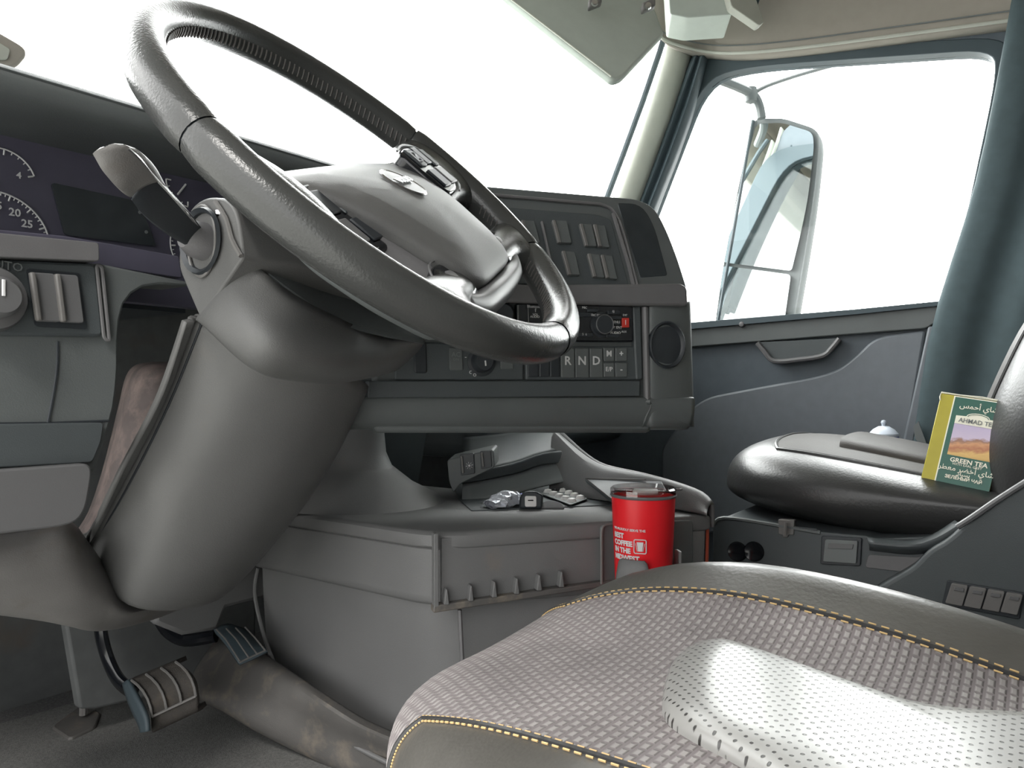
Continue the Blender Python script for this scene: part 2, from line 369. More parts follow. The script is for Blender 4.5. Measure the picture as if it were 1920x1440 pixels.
# a pillar (passenger side)
ap = lambda u, v, t=2.02: W(u, v, t)
A = MB(); rows = []
for (ul, ur, v, t) in ((1252,1302,60,1.94), (1240,1294,110,1.95), (1210,1266,200,1.97), (1175,1230,300,2.0), (1144,1198,385,2.02), (1110,1156,480,2.04)):
    rows.append([W(ul, v, t+.05), W(ul+3, v, t), W(ul*.7+ur*.3, v, t-.02), W(ul*.3+ur*.7, v, t-.02), W(ur, v, t), W(ur+4, v, t+.06)])
A.smoothgrid(rows, 3, 4); t3 = struct(A.build('trim_2', M['pillar'], solid=.006, offset=-1)); 
MB().tube([W(1247,64,2.0), W(1236,100,2.02), W(1205,190,2.06), W(1170,285,2.09), W(1140,365,2.12), W(1110,450,2.14)], .0085, 8).build('windshield_seal', M['rubber'], t3)
A = MB(); rows = []
for (ul, ur, v, t) in ((1300,1326,104,1.935), (1292,1322,125,1.93), (1265,1302,200,1.96), (1229,1266,300,1.99), (1197,1232,385,2.01), (1155,1195,490,2.03)):
    rows.append([W(ul-3, v, t+.02), W(ul+5, v, t-.012), W((ul+ur)/2-2, v, t-.004), W((ul+ur)/2+3, v, t-.02), W(ur-3, v, t-.008), W(ur+6, v, t+.04)])
A.smoothgrid(rows, 3, 4); A.build('door_seal_strip', M['rubber'], t3, solid=.006, offset=-1)
# roof side header
hd = [(1205,30), (1236,70), (1262,88), (1325,104), (1390,107), (1500,98), (1700,73), (1925,44), (2100,22)]
low = [PL(u, v, (.90,0,0), (1,0,0)) for u, v in hd]
low[0] = W(1205,30,1.86); low[1] = W(1236,70,1.87); low[2] = W(1262,88,1.89)
H = MB(); H.smoothgrid([[p + V((.05,0,.004)) for p in low], low, [p + V((-.015,0,.02)) for p in low], [p + V((-.05,-.01,.10)) for p in low], [V((p.x-.17, p.y-.02, max(p.z+.17, 1.58))) for p in low], [V((p.x-.3, p.y-.03, 1.66)) for p in low]], 4, 4)
hdr = struct(H.build('trim_3', M['headliner'], solid=.01, offset=-1))
MB().tube(catmull([p + V((-.012,0,.006)) for p in low], 4), .004, 8).build('piping', M['pillar'], hdr)
MB().tube(catmull([p + V((-.02,0,.022)) for p in low], 4), .0018, 6).build('stitching', M['label_grey'], hdr)
# windshield header and glass
wh = MB(); wh.box((0, .98, 1.56), (1.9, .14, .14)); struct(wh.build('trim_4', M['headliner'], bevel=.03))
ws = MB(); ws.slab([V((-.93,1.40,.80)), V((.93,1.28,.80)), V((.90,.93,1.50)), V((-.90,1.02,1.50))], .006, toward=(0,-1,0))
struct(ws.build('window_1', M['glass'], smooth=False))

# ================================================================== exterior mirror and the outside of the cab
mt = 2.16
mf = Fr(W(1440, 400, mt), W(1500,400,mt-.06) - W(1400,400,mt+.04), W(1470,230,mt) - W(1400,600,mt))
mirr = empty('side_mirror', mf.p(0, -.3), 'tall exterior side mirror seen through the passenger window', 'mirror')
ol = mf.pxs(0, (1412,222), (1470,222), (1534,243), (1537,270), (1526,380), (1503,520), (1487,612), (1340,616), (1352,520), (1378,380))
hs = MB(); rg = fillet(ol, [.03,.02,.03,.02,.2,.2,.02,.02,.2,.2], 5); cc = sum(rg, V())/len(rg)
lay = [(1.0,0),(1.0,-.02),(.98,-.05),(.90,-.075),(.7,-.09)]
vs = [[hs.b.verts.new(cc + (p-cc)*s - RT*0 + (-mf.N)*(-h) * 1) for p in rg] for s, h in lay]
for a_, b_ in zip(vs, vs[1:]):
    for i in range(len(a_)): hs.face([a_[i-1], a_[i], b_[i], b_[i-1]])
hs.face(vs[-1]); ins = [hs.b.verts.new(cc + (p-cc)*.95 - mf.N*.004) for p in rg]
for i in range(len(rg)): hs.face([vs[0][i-1], ins[i-1], ins[i], vs[0][i]])
hs.face(ins)
hs.build('housing', M['label_grey'], mirr)
MB().tube(fillet(mf.pxs(.002, (1412,226), (1345,612)), 0), .006, 8).build('rubber_edge', M['rubber'], mirr)
# glass faces turned so that they look back along the truck
def glasspanel(name, uv, fil):
    pts = fillet(mf.pxs(.004, *uv), fil, 5); g = MB().slab(pts, .004); return g.build(name, M['mirror'], mirr, smooth=False)
glasspanel('main_mirror_glass', ((1418,232), (1466,230), (1524,248), (1526,275), (1514,385), (1484,508), (1357,492), (1384,360)), [.02,.02,.02,.02,.1,.01,.01,.1])
glasspanel('wide_angle_mirror_glass', ((1356,498), (1483,515), (1470,606), (1343,611)), .012)
arm = MB(); arm.tube(catmull([W(1428,222,mt+.03), W(1424,200,mt+.03), W(1414,180,mt+.02), W(1390,166,mt), W(1345,148,mt-.05), W(1270,120,mt-.1)], 4), .013, 10)
arm.tube(catmull([W(1410,178,mt+.02), W(1436,162,mt+.02), W(1500,140,mt+.05), W(1580,118,mt+.08)], 4), .006, 8)
arm.lathe([(0,.028),(.016,.02),(.02,0),(.016,-.02),(0,-.028)], W(1408,178,mt+.02), (0,0,1), 14)
arm.build('mirror_arm', M['label_grey'], mirr)

tk = empty('truck_cab_side', (1.12, -.8, -1.2), 'white painted side of the truck body reflected in the side mirror', 'truck body')
MB().box((1.06, -1.4, .55), (.06, 2.2, 2.6)).build('body_side', M['truck_paint'], tk, bevel=.02)
MB().box((1.095, -.75, 1.0), (.012, .5, .5)).build('side_window', M['truck_dark'], tk, bevel=.004)

# ================================================================== STEERING WHEEL
wc = V((-.451, .507, .716)); wn = V((.0692, -.713, .6977)).normalized()
upv = (UP - wn*wn.z).normalized(); rtv = upv.cross(wn)
rot = math.radians(27)
WX = rtv*math.cos(rot) + upv*math.sin(rot); WY = upv*math.cos(rot) - rtv*math.sin(rot)
wh_ = Fr(wc, WX, WY); wx = Fr(wc, rtv, upv)
RW = .2201; TR = .0172
wheel = empty('steering_wheel', wc, 'black leather wrapped steering wheel with oval badge on its padded hub', 'steering wheel')
def rimpt(a, r=RW, h=0): return wx.p(math.cos(a)*r, math.sin(a)*r, h)
def rimarc(name, a0, a1, tr, m, parent, n=60):
    b = MB(); a0, a1 = math.radians(a0), math.radians(a1); rows = []
    for i in range(n+1):
        a = a0 + (a1-a0)*i/n; c = rimpt(a); rd = (c-wc).normalized(); row = []
        e = min(1, min(i, n-i)/2.0); q = tr*(.93 + .07*e)
        for k in range(22):
            g = 2*math.pi*k/22; row.append(c + rd*math.cos(g)*q + wn*math.sin(g)*q*1.06)
        rows.append(row)
    b.grid(rows, closed=True)
    return b.build(name, m, parent, angle=80)
rimarc('rim', 40, 190, TR, M['leather_wheel'], wheel, 90)
rimarc('rim', 190.4, 287, TR*1.0, M['leather_wheel'], wheel, 60)
rimarc('rim', 287.4, 345, TR*1.05, M['leather_wheel'], wheel, 40)
rimarc('rim', 345.4, 399.6, TR*1.07, M['leather_wheel'], wheel, 40)
cb = MB(); cb.tube([rimpt(math.radians(4*i), RW, 0) for i in range(90)], TR*.9, 10, closed=True); cb.build('rim_core', M['black_plastic'], wheel)
# lacing along the inner side of the rim
st = MB()
def lace(a0, a1, n):
    for i in range(n):
        a = math.radians(a0 + (a1-a0)*i/n); da = math.radians((a1-a0)/n*.55)
        for g0, g1 in ((math.radians(196), math.radians(164)),):
            p = []
            for k in range(4):
                g = g0 + (g1-g0)*k/3; aa = a + da*k/3; c = rimpt(aa); rd = (c-wc).normalized(); q = TR*1.045
                p.append(c + rd*math.cos(g)*q + wn*math.sin(g)*q*1.06)
            st.tube(p, .0009, 4)
lace(-60, 8, 34); st.build('lacing', M['stitch_grey'], wheel)
st = MB(); lace(28, 175, 84); st.build('lacing', M['stitch_grey'], wheel)
# hub backing, spokes, pad
def wslab(b, pts, h, th, f=.012): b.slab(fillet([wh_.p(x, y, h) for x, y in pts], f, 4), th, toward=wn)
hb = MB(); wslab(hb, [(-.10,.045),(.10,.045),(.125,-.02),(.110,-.08),(.075,-.140),(-.075,-.140),(-.110,-.08),(-.125,-.02)], -.016, .05, .02)
hb.build('hub_backing', M['dash_plastic'], wheel, bevel=.010, seg=3)
def loftspoke(st_, wd, m):
    """st_: centre line stations (x, y, h, half width, across dx, dy)"""
    b = MB(); rows = []
    for x, y, h, hw, ax_, ay_ in st_:
        q = lambda k, hh: wh_.p(x + ax_*hw*k, y + ay_*hw*k, h + hh)
        rows.append([q(1,-.014), q(1.02,-.004), q(.8,.005), q(.3,.009), q(-.3,.009), q(-.8,.005), q(-1.02,-.004), q(-1,-.014)])
    b.smoothgrid(rows, 3, 4); return b.build('spoke', m, wheel, solid=.010, offset=0)
for sx in (1, -1):
    hq = 0 if sx > 0 else -.016
    loftspoke([(.085*sx,-.012,-.014+hq,.040,0,1),(.125*sx,-.012,-.008+hq,.036,0,1),(.165*sx,-.008,-.003+hq*.8,.037,0,1),(.192*sx,-.004,-.001,.046,0,1),(.214*sx,0,.0,.060,0,1)], 0, M['leather_wheel'])
    d_ = (.80*sx, -.60); pr = (.60*sx, .80)
    loftspoke([(.068*sx,-.118,-.010,.020,pr[0],pr[1]),(.105*sx,-.122,-.006,.020,pr[0],pr[1]),(.135*sx,-.122,-.003,.023,pr[0],pr[1]),(.158*sx,-.127,0,.032,pr[0],pr[1]),(.174*sx,-.131,0,.046,pr[0],pr[1])], 0, M['leather_wheel'])
    def mm(l): return [(x*sx, y) for x, y in l]
    PH = .004 if sx > 0 else -.014; PD = 0 if sx > 0 else -.018
    b = MB(); wslab(b, [(x, y+PD) for x, y in mm([(.088,.022),(.125,.030),(.160,.024),(.176,.004),(.168,-.030),(.140,-.042),(.092,-.046)])], .008 + PH, .016, .014)
    pod = lab(b.build('switch_pod', M['gloss_black'], wheel, bevel=.004, seg=3), 'glossy black switch pod')
    b = MB(); b.tube(catmull([wh_.p(x*sx, y+PD, .007 + PH) for x, y in ((.088,.024),(.125,.032),(.162,.026),(.178,.004),(.170,-.032),(.140,-.044))], 4), .0013, 6); b.build('pod_edge', M['silver_plastic'], pod)
    for (x, y, q, mtl, w_) in ((.112,.010,'menu_button','dark_plastic',.022), (.136,.012,'selector_button','black_plastic',.020), (.157,.008,'volume_button','dark_plastic',.016), (.116,-.022,'lower_button','black_plastic',.026), (.148,-.020,'chrome_button','silver_plastic',.026)):
        b = MB(); b.box(wh_.p(x*sx, y+PD, .0088 + PH), (w_,.026,.003), wh_.X, wh_.Y, wh_.N); b.build(q, M[mtl], pod, bevel=.002)
    F2 = Fr(wh_.p(.112*sx, .010+PD, .0110 + PH), wh_.X, wh_.Y)
    b = MB(); b.tube([F2.p(-.007,-.007), F2.p(.007,-.007), F2.p(.007,.007), F2.p(-.007,.007)], .0006, 4, closed=True); b.build('button_frame', M['white_paint'], pod)
    b = MB(); b.tube([F2.p(-.002,-.004), F2.p(.0,.0), F2.p(.003,.002)], .0011, 4); b.build('button_mark', M['white_paint'], pod)
    b = MB(); wslab(b, mm([(.076,-.098),(.112,-.098),(.132,-.112),(.122,-.136),(.092,-.142),(.070,-.138)]), .004, .014, .012)
    pod = lab(b.build('lower_switch_pod', M['gloss_black'], wheel, bevel=.005, seg=3), 'small glossy black lower pod')
    b = MB(); b.tube(catmull([wh_.p(x*sx, y, .003) for x, y in ((.080,-.096),(.113,-.096),(.134,-.112),(.123,-.138))], 4), .001, 6); b.build('pod_edge', M['silver_plastic'], pod)
    b = MB(); b.lathe([(0,.003),(.006,.0025),(.008,0)], wh_.p(.103*sx,-.116,.005), wn, 16); b.build('thumb_wheel', M['silver_plastic'], pod)
b = MB(); rows = []
for x, y, h in ((-.115,-.135,-.002),(-.085,-.146,-.002),(-.045,-.149,0),(0,-.150,0),(.045,-.149,0),(.085,-.146,-.002),(.115,-.135,-.002)):
    rows.append([wh_.p(x, y+.010, h-.006), wh_.p(x, y+.006, h+.002), wh_.p(x, y, h+.004), wh_.p(x, y-.007, h+.001), wh_.p(x, y-.010, h-.010)])
b.smoothgrid(rows, 3, 4); lab(b.build('lower_bar', M['silver_plastic'], wheel, solid=.006, offset=0), 'lighter grey bar along the foot of the hub pad')
# pad: a domed cover; outline in wheel coordinates, its top third falls away from the driver
half_ = [(-.139,.0,.008),(-.1385,.050,.008),(-.132,.070,.008),(-.12,.084,.008),(-.10,.094,.008),(-.08,.101,.007),(-.06,.108,.006),(-.04,.115,.004),(-.02,.121,.001),(0,.128,-.004),(.02,.134,-.011),(.04,.130,-.024),(.06,.105,-.040),(.073,.06,-.052),(.077,0,-.056)]
def PHt(y):
    for (y0,w0,h0),(y1,w1,h1) in zip(half_, half_[1:]):
        if y <= y1: t = max(0, min(1, (y-y0)/(y1-y0))) if y1 > y0 else 0; return h0 + (h1-h0)*t
    return half_[-1][2]
pad_o = [(w_, y) for y, w_, h in half_] + [(-w_, y) for y, w_, h in half_[1:-1][::-1]]
b = MB(); base = catmull([V((x, y, 0)) for x, y in pad_o], 4, closed=True); cc = V((0,-.04,0))
lv = [(1.0,-.026),(1.0,-.004),(.992,.0),(.965,.0025),(.90,.0045),(.72,.0085),(.45,.011),(.22,.012)]
vs = []
for s_, h in lv:
    r_ = []
    for p in base: q = cc + (p-cc)*s_; r_.append(b.b.verts.new(wh_.p(q.x, q.y, h + PHt(q.y))))
    vs.append(r_)
for a_, b_ in zip(vs, vs[1:]):
    for i in range(len(a_)): b.face([a_[i-1], a_[i], b_[i], b_[i-1]])
ctr = b.b.verts.new(wh_.p(0, -.04, PHt(-.04)+.0122))
for i in range(len(base)): b.face([vs[-1][i-1], vs[-1][i], ctr])
padob = b.build('hub_pad', M['grey_plastic'], wheel, angle=70)
b = MB(); rows = []
for y, w_, h in half_[2:12]:
    k = V((-w_, y, 0)); o_ = (k - cc).normalized()
    rows.append([wh_.p(k.x, y, h-.022), wh_.p(k.x, y, h-.010), wh_.p(k.x + o_.x*.007, y + o_.y*.007, h-.013), wh_.p(k.x + o_.x*.008, y + o_.y*.008, h-.026)])
b.smoothgrid(rows, 3, 5); b.build('pad_skirt', M['trim_grey'], padob, solid=.003)
em = Fr(wh_.p(0, -.018, PHt(-.018)+.0118), wh_.X, wh_.Y*1.0 - wn*.21)
b = MB(); b.tube([em.p(math.cos(a)*.0225, math.sin(a)*.0225) for a in [2*math.pi*k/40 for k in range(40)]], .0016, 6, closed=True); b.build('badge_ring', M['chrome'], padob)
b = MB(); b.lathe([(0,.0015),(.0215,.001),(.0218,-.006)], em.o, em.N, 32); b.build('badge_plate', M['silver_plastic'], padob)
b = MB(); b.text('VOLVO', .0115, em.p(0,0,.0022), em.X, em.Y, .0012, bold=.0003); b.build('badge_lettering', M['chrome'], padob)
b = MB(); b.text('SRS', .011, wh_.p(.030,-.118,.0135), wh_.X, wh_.Y, .0006); b.build('airbag_lettering', M['trim_grey'], padob)

# ================================================================== STEERING COLUMN
colm = empty('steering_column', (-.45, .78, .30), 'grey plastic steering column shroud descending from wheel to floor', 'steering column')
C0 = [[PX(-.565,(350,605))[0],(-.547,.645,.585),(-.50,.60,.56),(-.43,.59,.54),(-.35,.63,.52),(-.325,.74,.50)],
      [PX(-.567,(306,740))[0],(-.549,.70,.505),(-.51,.665,.475),(-.43,.65,.455),(-.345,.69,.44),(-.325,.78,.43)],
      [PX(-.568,(243,860))[0],(-.55,.78,.415),(-.52,.735,.385),(-.44,.722,.36),(-.355,.76,.355),(-.335,.84,.36)],
      [PX(-.566,(178,985))[0],(-.551,.862,.335),(-.532,.80,.29),(-.46,.80,.268),(-.385,.842,.268),(-.345,.90,.31)],
      [(-.54,.95,.34),(-.53,.90,.325),(-.52,.85,.30),(-.46,.85,.285),(-.40,.88,.285),(-.36,.92,.32)]]
MB().smoothgrid([[q_[0], (V(q_[0])+V(q_[1]))/2] + list(q_[1:]) for q_ in C0], 6, 5).build('lower_shroud', M['grey_plastic'], colm, solid=.006, offset=-1, angle=60)
MB().tube(catmull([V(r[1]) + V((-.0005,-.001,0)) for r in C0[:4]], 6), .0011, 6).build('shroud_seam', M['black_plastic'], colm)
U0 = [[W(452,482,.66)+V((-.0,.10,.03)), W(448,478,.655), W(545,548,.655), W(640,598,.70), W(720,632,.76), W(790,640,.80), W(800,630,.9)],
      [W(410,540,.72), W(412,542,.648), W(500,625,.615), W(600,672,.655), W(690,682,.73), W(770,668,.81), W(790,650,.9)],
      [W(372,602,.74), W(376,602,.655), W(472,688,.635), W(560,714,.685), W(650,716,.765), W(735,698,.85), W(760,680,.93)],
      [W(372,602,.80), W(384,602,.70), W(478,684,.68), W(562,708,.73), W(650,710,.80), W(732,693,.88), W(760,680,.95)]]
MB().smoothgrid(U0, 6, 4).build('knee_shroud', M['grey_plastic'], colm, solid=.005, offset=-1, angle=60)
b = MB(); b.slab(fillet(PX(-.572, (334,500), (338,440), (357,388), (386,369), (426,371), (446,400), (456,482), (376,600), (352,545)), [.01,.01,.012,.012,.01,.02,.004,.003,.02], 4), .20, toward=(-1,0,0))
lab(b.build('upper_shroud', M['grey_plastic'], colm, bevel=.008, seg=3), 'upper shroud half around the turn signal lever')
b = MB(); b.tube(catmull(PX(-.574, (404,378), (424,410), (436,450), (452,480)), 4), .0022, 6); b.build('shroud_lip', M['light_plastic'], colm)
b = MB(); b.smoothgrid([[W(430,392,.70), W(452,478,.655), W(468,497,.665)], [W(520,430,.76), W(545,546,.662), W(552,562,.675)], [W(640,490,.82), W(640,598,.705), W(646,612,.72)], [W(760,560,.88), W(792,636,.80), W(792,645,.81)]], 4, 4)
b.build('shroud_top', M['dash_plastic'], colm, solid=.006)
# ignition bright key plate
b = MB(); b.box(W(425,404,.655), (.022,.014,.006), FW, RT, UP); b.build('switch_cap', M['chrome'], colm, bevel=.002)
# boss with the lever
bo = PX(-.574, (378,452))[0]
b = MB(); b.lathe([(.030,.001),(.0285,.004),(.025,.001),(.024,-.010),(0,-.012)], bo, (-1,0,0), 28); b.build('lever_socket', M['black_plastic'], colm)
b = MB(); b.tube([bo + V((0, math.cos(a)*.021, math.sin(a)*.031)) for a in [2*math.pi*k/32 for k in range(32)]], .0016, 6, closed=True); b.build('socket_rim', M['light_plastic'], colm)
b = MB(); b.lathe([(0,.020),(.010,.017),(.016,.008),(.017,-.006)], bo, (-1,.0,.1), 20); b.build('lever_boss', M['trim_grey'], colm)
lev = MB(); rows = []
for (u0,v0,u1,v1,t) in ((386,446,372,467,.665), (350,405,318,436,.615), (310,362,272,400,.575), (285,335,247,368,.555)):
    a = W(u0,v0,t); c = W(u1,v1,t-.004); rows.append([a + FW*.012, a, a*.5+c*.5 - FW*.004, c, c + FW*.012])
lev.smoothgrid(rows, 3, 5); LV = lev.build('turn_signal_lever', M['black_plastic'], colm, solid=.004, offset=0)
lev = MB(); rows = []
for (u0,v0,u1,v1,t) in ((290,340,250,366,.556), (272,308,228,352,.540), (252,286,200,322,.527), (236,277,184,295,.520), (222,275,179,286,.518)):
    a = W(u0,v0,t); c = W(u1,v1,t-.003); rows.append([a + FW*.014, a, a*.5+c*.5 - FW*.005, c, c + FW*.014])
lev.smoothgrid(rows, 3, 5); lab(lev.build('lever_tip', M['light_plastic'], LV, solid=.004, offset=0), 'lighter grey paddle end of the lever')
b = MB(); b.tube(catmull([W(384,440,.660), W(352,402,.612), W(315,360,.574), (W(290,333,.553)), W(262,298,.532), W(240,278,.52)], 4), .0013, 6); b.build('chrome_strip', M['chrome'], LV)
for (u, v, t) in ((430,930,.80), (515,910,.84), (545,822,.84), (288,1052,.80)):
    b = MB(); b.box(W(u,v,t), (.008,.003,.004), FW, RT, UP)
    # shallow scuff marks on the shroud
    b.b.free()
# dusty boot behind the column
B0 = MB(); rows = []
for (v, ul, ur, t) in ((678,285,345,.95), (684,255,352,.90), (705,236,350,.875), (760,222,340,.865), (830,205,320,.86), (900,186,290,.86), (960,165,250,.86), (1010,138,215,.86), (1050,150,200,.87)):
    rows.append([W(ul,v,t+.07), W(ul*.88+ur*.12,v,t+.012), W(ul*.6+ur*.4,v,t-.006), W(ul*.25+ur*.75,v,t), W(ur+30,v,t+.03)])
B0.smoothgrid(rows, 5, 4); lab(B0.build('column_boot', M['dusty'], colm, solid=.004), 'dusty rounded boot behind the shroud')

# ================================================================== DASHBOARD, driver side
dash = empty('dashboard', (-.6, .8, .4), 'dark grey dashboard around the instrument panel in front of the wheel', 'dashboard')
b = MB(); LY = lambda y, *uv: PY(y, *uv)
xs = (-1.0, -.85, -.7, -.55, -.4, -.25, -.12, .02)
def zt(x): return .789 + (x + .69)*.012
rows = [[V((x,1.36,zt(x)+.0)) for x in xs], [V((x,1.0,zt(x)+.004)) for x in xs], [V((x,.75,zt(x)+.006)) for x in xs], [V((x,.724,zt(x)+.002)) for x in xs], [V((x,.722,zt(x)-.006)) for x in xs], [V((x,.735,zt(x)-.012)) for x in xs], [V((x,.80,zt(x)-.012)) for x in xs], [V((x,.90,zt(x)-.012)) for x in xs]]
b.smoothgrid(rows, 2, 3); b.build('cluster_hood', M['dash_plastic'], dash, solid=.003, angle=50)
# glare shield continues behind the stack
b = MB(); b.slab([V((-1.0,.88,.783)), V((.1,.88,.783)), V((.93,.90,.783)), V((.93,1.37,.80)), V((-1.0,1.37,.80))], .014, toward=(0,0,1)); b.build('dash_top', M['dash_plastic'], dash, bevel=.004)
b = MB(); b.slab([V((-1.0,.92,.765)), V((-.40,.92,.765)), V((-.40,.92,.62)), V((-1.0,.92,.62))], .40); b.build('dash_core', M['black_plastic'], dash)
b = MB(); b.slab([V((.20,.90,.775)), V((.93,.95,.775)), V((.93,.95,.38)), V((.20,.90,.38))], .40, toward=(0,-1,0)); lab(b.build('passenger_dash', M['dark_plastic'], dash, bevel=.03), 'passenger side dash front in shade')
# side wall on driver's side, footwell
b = MB(); b.slab(fillet(PY(.69, (-320,405), (186,455), (187,490), (-320,470)), .003), .06); b.build('ledge', M['trim_grey'], dash, bevel=.005, seg=3)
b = MB(); b.slab(fillet(PY(.735, (-320,400), (120,442), (336,480), (342,522), (186,498), (-320,480)), .003), .10); b.build('cluster_bezel', M['cluster'], dash, bevel=.004)
arch = PY(.705, (-330,478), (187,494), (352,528), (354,537), (300,533), (268,538), (248,550), (233,570), (225,600), (222,640), (222,690), (219,730), (214,765), (205,800), (196,830), (178,884), (-330,905))
b = MB(); b.slab(arch, .05); b.build('lower_dash_panel', M['dash_plastic'], dash, bevel=.004)
b = MB(); b.slab(fillet(PY(.700, (-330,472), (182,494), (196,632), (-330,626)), .006), .012); sp = b.build('switch_bezel', M['dark_plastic'], dash, bevel=.003)
b = MB(); b.tube(fillet(PY(.699, (181,497), (195,634), (205,640), (191,500)), .003), .0016, 6, closed=True); b.build('bezel_edge', M['trim_grey'], dash)
b = MB(); b.tube(catmull(PY(.7045, (108,640), (107,690), (100,740), (90,792)), 4), .0013, 6); b.tube(PY(.7045, (-200,797), (100,793), (204,789)), .0011, 6); b.build('panel_seam', M['black_plastic'], dash)
b = MB(); b.slab(fillet(PY(.700, (-330,800), (196,792), (190,830), (174,868), (-330,895)), .004), .02); lab(b.build('lower_band', M['dark_plastic'], dash, bevel=.004), 'darker band beneath the switch panel')
b = MB(); b.slab(fillet(PY(.690, (-330,905), (165,869), (174,882), (162,955), (140,985), (-330,1040)), [.004,.004,.01,.01,.02,.01]), .06); lab(b.build('knee_bolster', M['silver_plastic'], dash, bevel=.008, seg=3), 'lighter grey bolster below the switch panel')
# rocker switches left of the column
for i, (q, wl) in enumerate((((62,512),(108,515),(118,606),(72,604)), (((108,515),(146,517),(158,607),(118,606))))) if False else ():
    pass
b = MB(); b.slab(fillet(PY(.6985, (50,503), (150,512), (164,618), (66,612)), .003), .004); b.build('switch_recess', M['black_plastic'], sp)
for q in (((57,510),(104,513),(116,604),(70,602)), ((104,513),(147,516),(159,606),(116,604))):
    c = PY(.694, *q); b = MB(); b.slab(fillet(c, .003), .012); r_ = b.build('rocker_switch', M['silver_plastic'], sp, bevel=.002)
    b = MB(); e0, e1 = q[0], q[3]; b.slab(PY(.690, e0, (e0[0]+11, e0[1]), (e1[0]+11, e1[1]), e1), .006); b.build('rocker_ridge', M['light_plastic'], r_, bevel=.0015)
kc = PY(.70, (-22,560))[0]
b = MB(); b.lathe([(0,.030),(.013,.030),(.016,.026),(.0175,.012),(.025,.010),(.027,.004),(.028,0)], kc, (0,-1,0), 36); kn = b.build('headlamp_knob', M['silver_plastic'], dash)
b = MB(); b.tube([kc + V((0,-.03,.0)), kc + V((0,-.03,.013))], .0014, 6); b.build('knob_pointer', M['white_ink'], kn)
b = MB(); b.text('AUTO', .010, PY(.6985, (8,498))[0], (1,0,-.03), (0,0,1), .0004); b.build('knob_lettering', M['label_grey'], sp)

# ---------------------------------------------------------------- instrument cluster
cy = .85; clu = empty('instrument_cluster', (-.62, cy, .62), 'instrument cluster with white ringed gauges behind the wheel', 'instrument cluster')
b = MB(); b.slab([V((-1.0,cy,.785)), V((-.30,cy,.785)), V((-.30,cy,.62)), V((-1.0,cy,.62))], .02); b.build('gauge_face', M['cluster'], clu)
b = MB(); b.slab(fillet(PY(cy-.004, (97,342), (262,378), (293,462), (122,440)), .004), .003); b.build('display_screen', M['screen'], clu)
CX = Fr(V((0,cy,0)), (1,0,0), (0,0,1))
def gauge(uc, ur, a0, a1, nums, n, m=None, fs=.011, inner=None):
    c = PY(cy-.003, uc)[0]; r = (PY(cy-.003, ur)[0]-c).length; b = MB()
    pt = lambda a, q: c + V((math.cos(math.radians(a))*q, -.0005, math.sin(math.radians(a))*q))
    b.tube([pt(a0 + (a1-a0)*i/40, r) for i in range(41)], .0008, 5)
    for i in range(n): a = a0 + (a1-a0)*i/(n-1); L2 = .006 if i % 5 == 0 else .0032; b.tube([pt(a, r-.001), pt(a, r-L2)], .0006 if i % 5 else .0009, 4)
    g = b.build('gauge_scale', M['white_ink'], clu)
    for a, s in nums:
        b = MB(); b.text(s, fs, pt(a, r-.014), (1,0,0), (0,0,1), .0004, bold=.0002); b.build('gauge_number', M['white_ink'], g)
    b = MB(); b.tube([pt(200, .003), pt(230, r*.75)], .0012, 5); b.build('gauge_needle', M['orange'] if False else M['white_ink'], g)
    return g
gauge((-8,452), (89,440), 200, -30, [(62,'20'), (38,'25'), (10,'30'), (90,'15'), (118,'10'), (145,'5')], 47)
gauge((2,338), (52,310), 150, 20, [(28,'4')], 11, fs=.009)
gauge((372,462), (319,450), 100, 230, [(150,'1'), (200,'2')], 16, fs=.008)
gauge((352,345), (326,372), 180, 270, [], 6, fs=.008)
for (u,v) in ((262,398),(274,435),(285,414)):
    b = MB(); b.lathe([(0,.001),(.002,.0008),(.002,0)], PY(cy-.005, (u,v))[0], (0,-1,0), 10); b.build('indicator_mark', M['label_grey'], clu)
# small block standing on the dash top at the left edge
ft = empty('dashboard_device', PY(.9,(10,120))[0], 'pale rounded plastic block on the dash top at the far left', 'device')
b = MB(); b.slab(fillet(PY(.88, (-60,35), (0,60), (48,88), (52,104), (32,128), (-60,128)), [.01,.004,.008,.004,.008,.01], 5), .05); b.build('casing', M['headliner'], ft, bevel=.006, seg=3)
b = MB(); b.slab(fillet(PY(.878, (-50,60), (0,80), (20,92), (14,112), (-50,112)), .003), .003); b.build('face_plate', M['pillar'], ft, bevel=.001)

# ================================================================== CENTRE STACK (angled towards the driver)
DD = V((math.cos(math.radians(34)), -math.sin(math.radians(34)), 0))
so_ = V((.070, .417, .55)); S = Fr(so_, DD, UP)          # S.N points to the driver
stack = empty('center_stack', (-.1, .7, .46), 'angled centre dash stack with switch rows, selector buttons and round speaker', 'dashboard console')
def SL(h, *uv): return S.pxs(h, *uv)
# upper panel is tilted: top edge lies .05 further away
tN = (S.N*.93 + UP*.36).normalized(); T = Fr(S.px(1285, 535, 0), DD, S.N.cross(DD)); T = Fr(T.o, DD, UP*.93 - S.N*.36)
def TL(h, *uv): return T.pxs(h, *uv)
b = MB(); b.slab(fillet(TL(0, (560,325), (900,347), (1196,372), (1228,388), (1250,428), (1272,485), (1289,540), (1000,536), (560,500)), [0,.01,.02,.03,.05,.05,.005,0,0], 5), .16); b.build('upper_housing', M['dash_plastic'], stack, bevel=.012, seg=4)
b = MB(); b.tube(catmull(TL(.003, (880,362), (1090,380), (1130,384), (1152,398), (1170,440), (1197,545)), 4), .0025, 6); b.build('housing_edge', M['trim_grey'], stack)
pn_ = fillet(TL(.0015, (870,382), (1120,402), (1146,412), (1180,538), (930,530)), .006, 4)
b = MB(); b.slab(pn_, .004); spn = b.build('switch_panel', M['dark_plastic'], stack, bevel=.001)
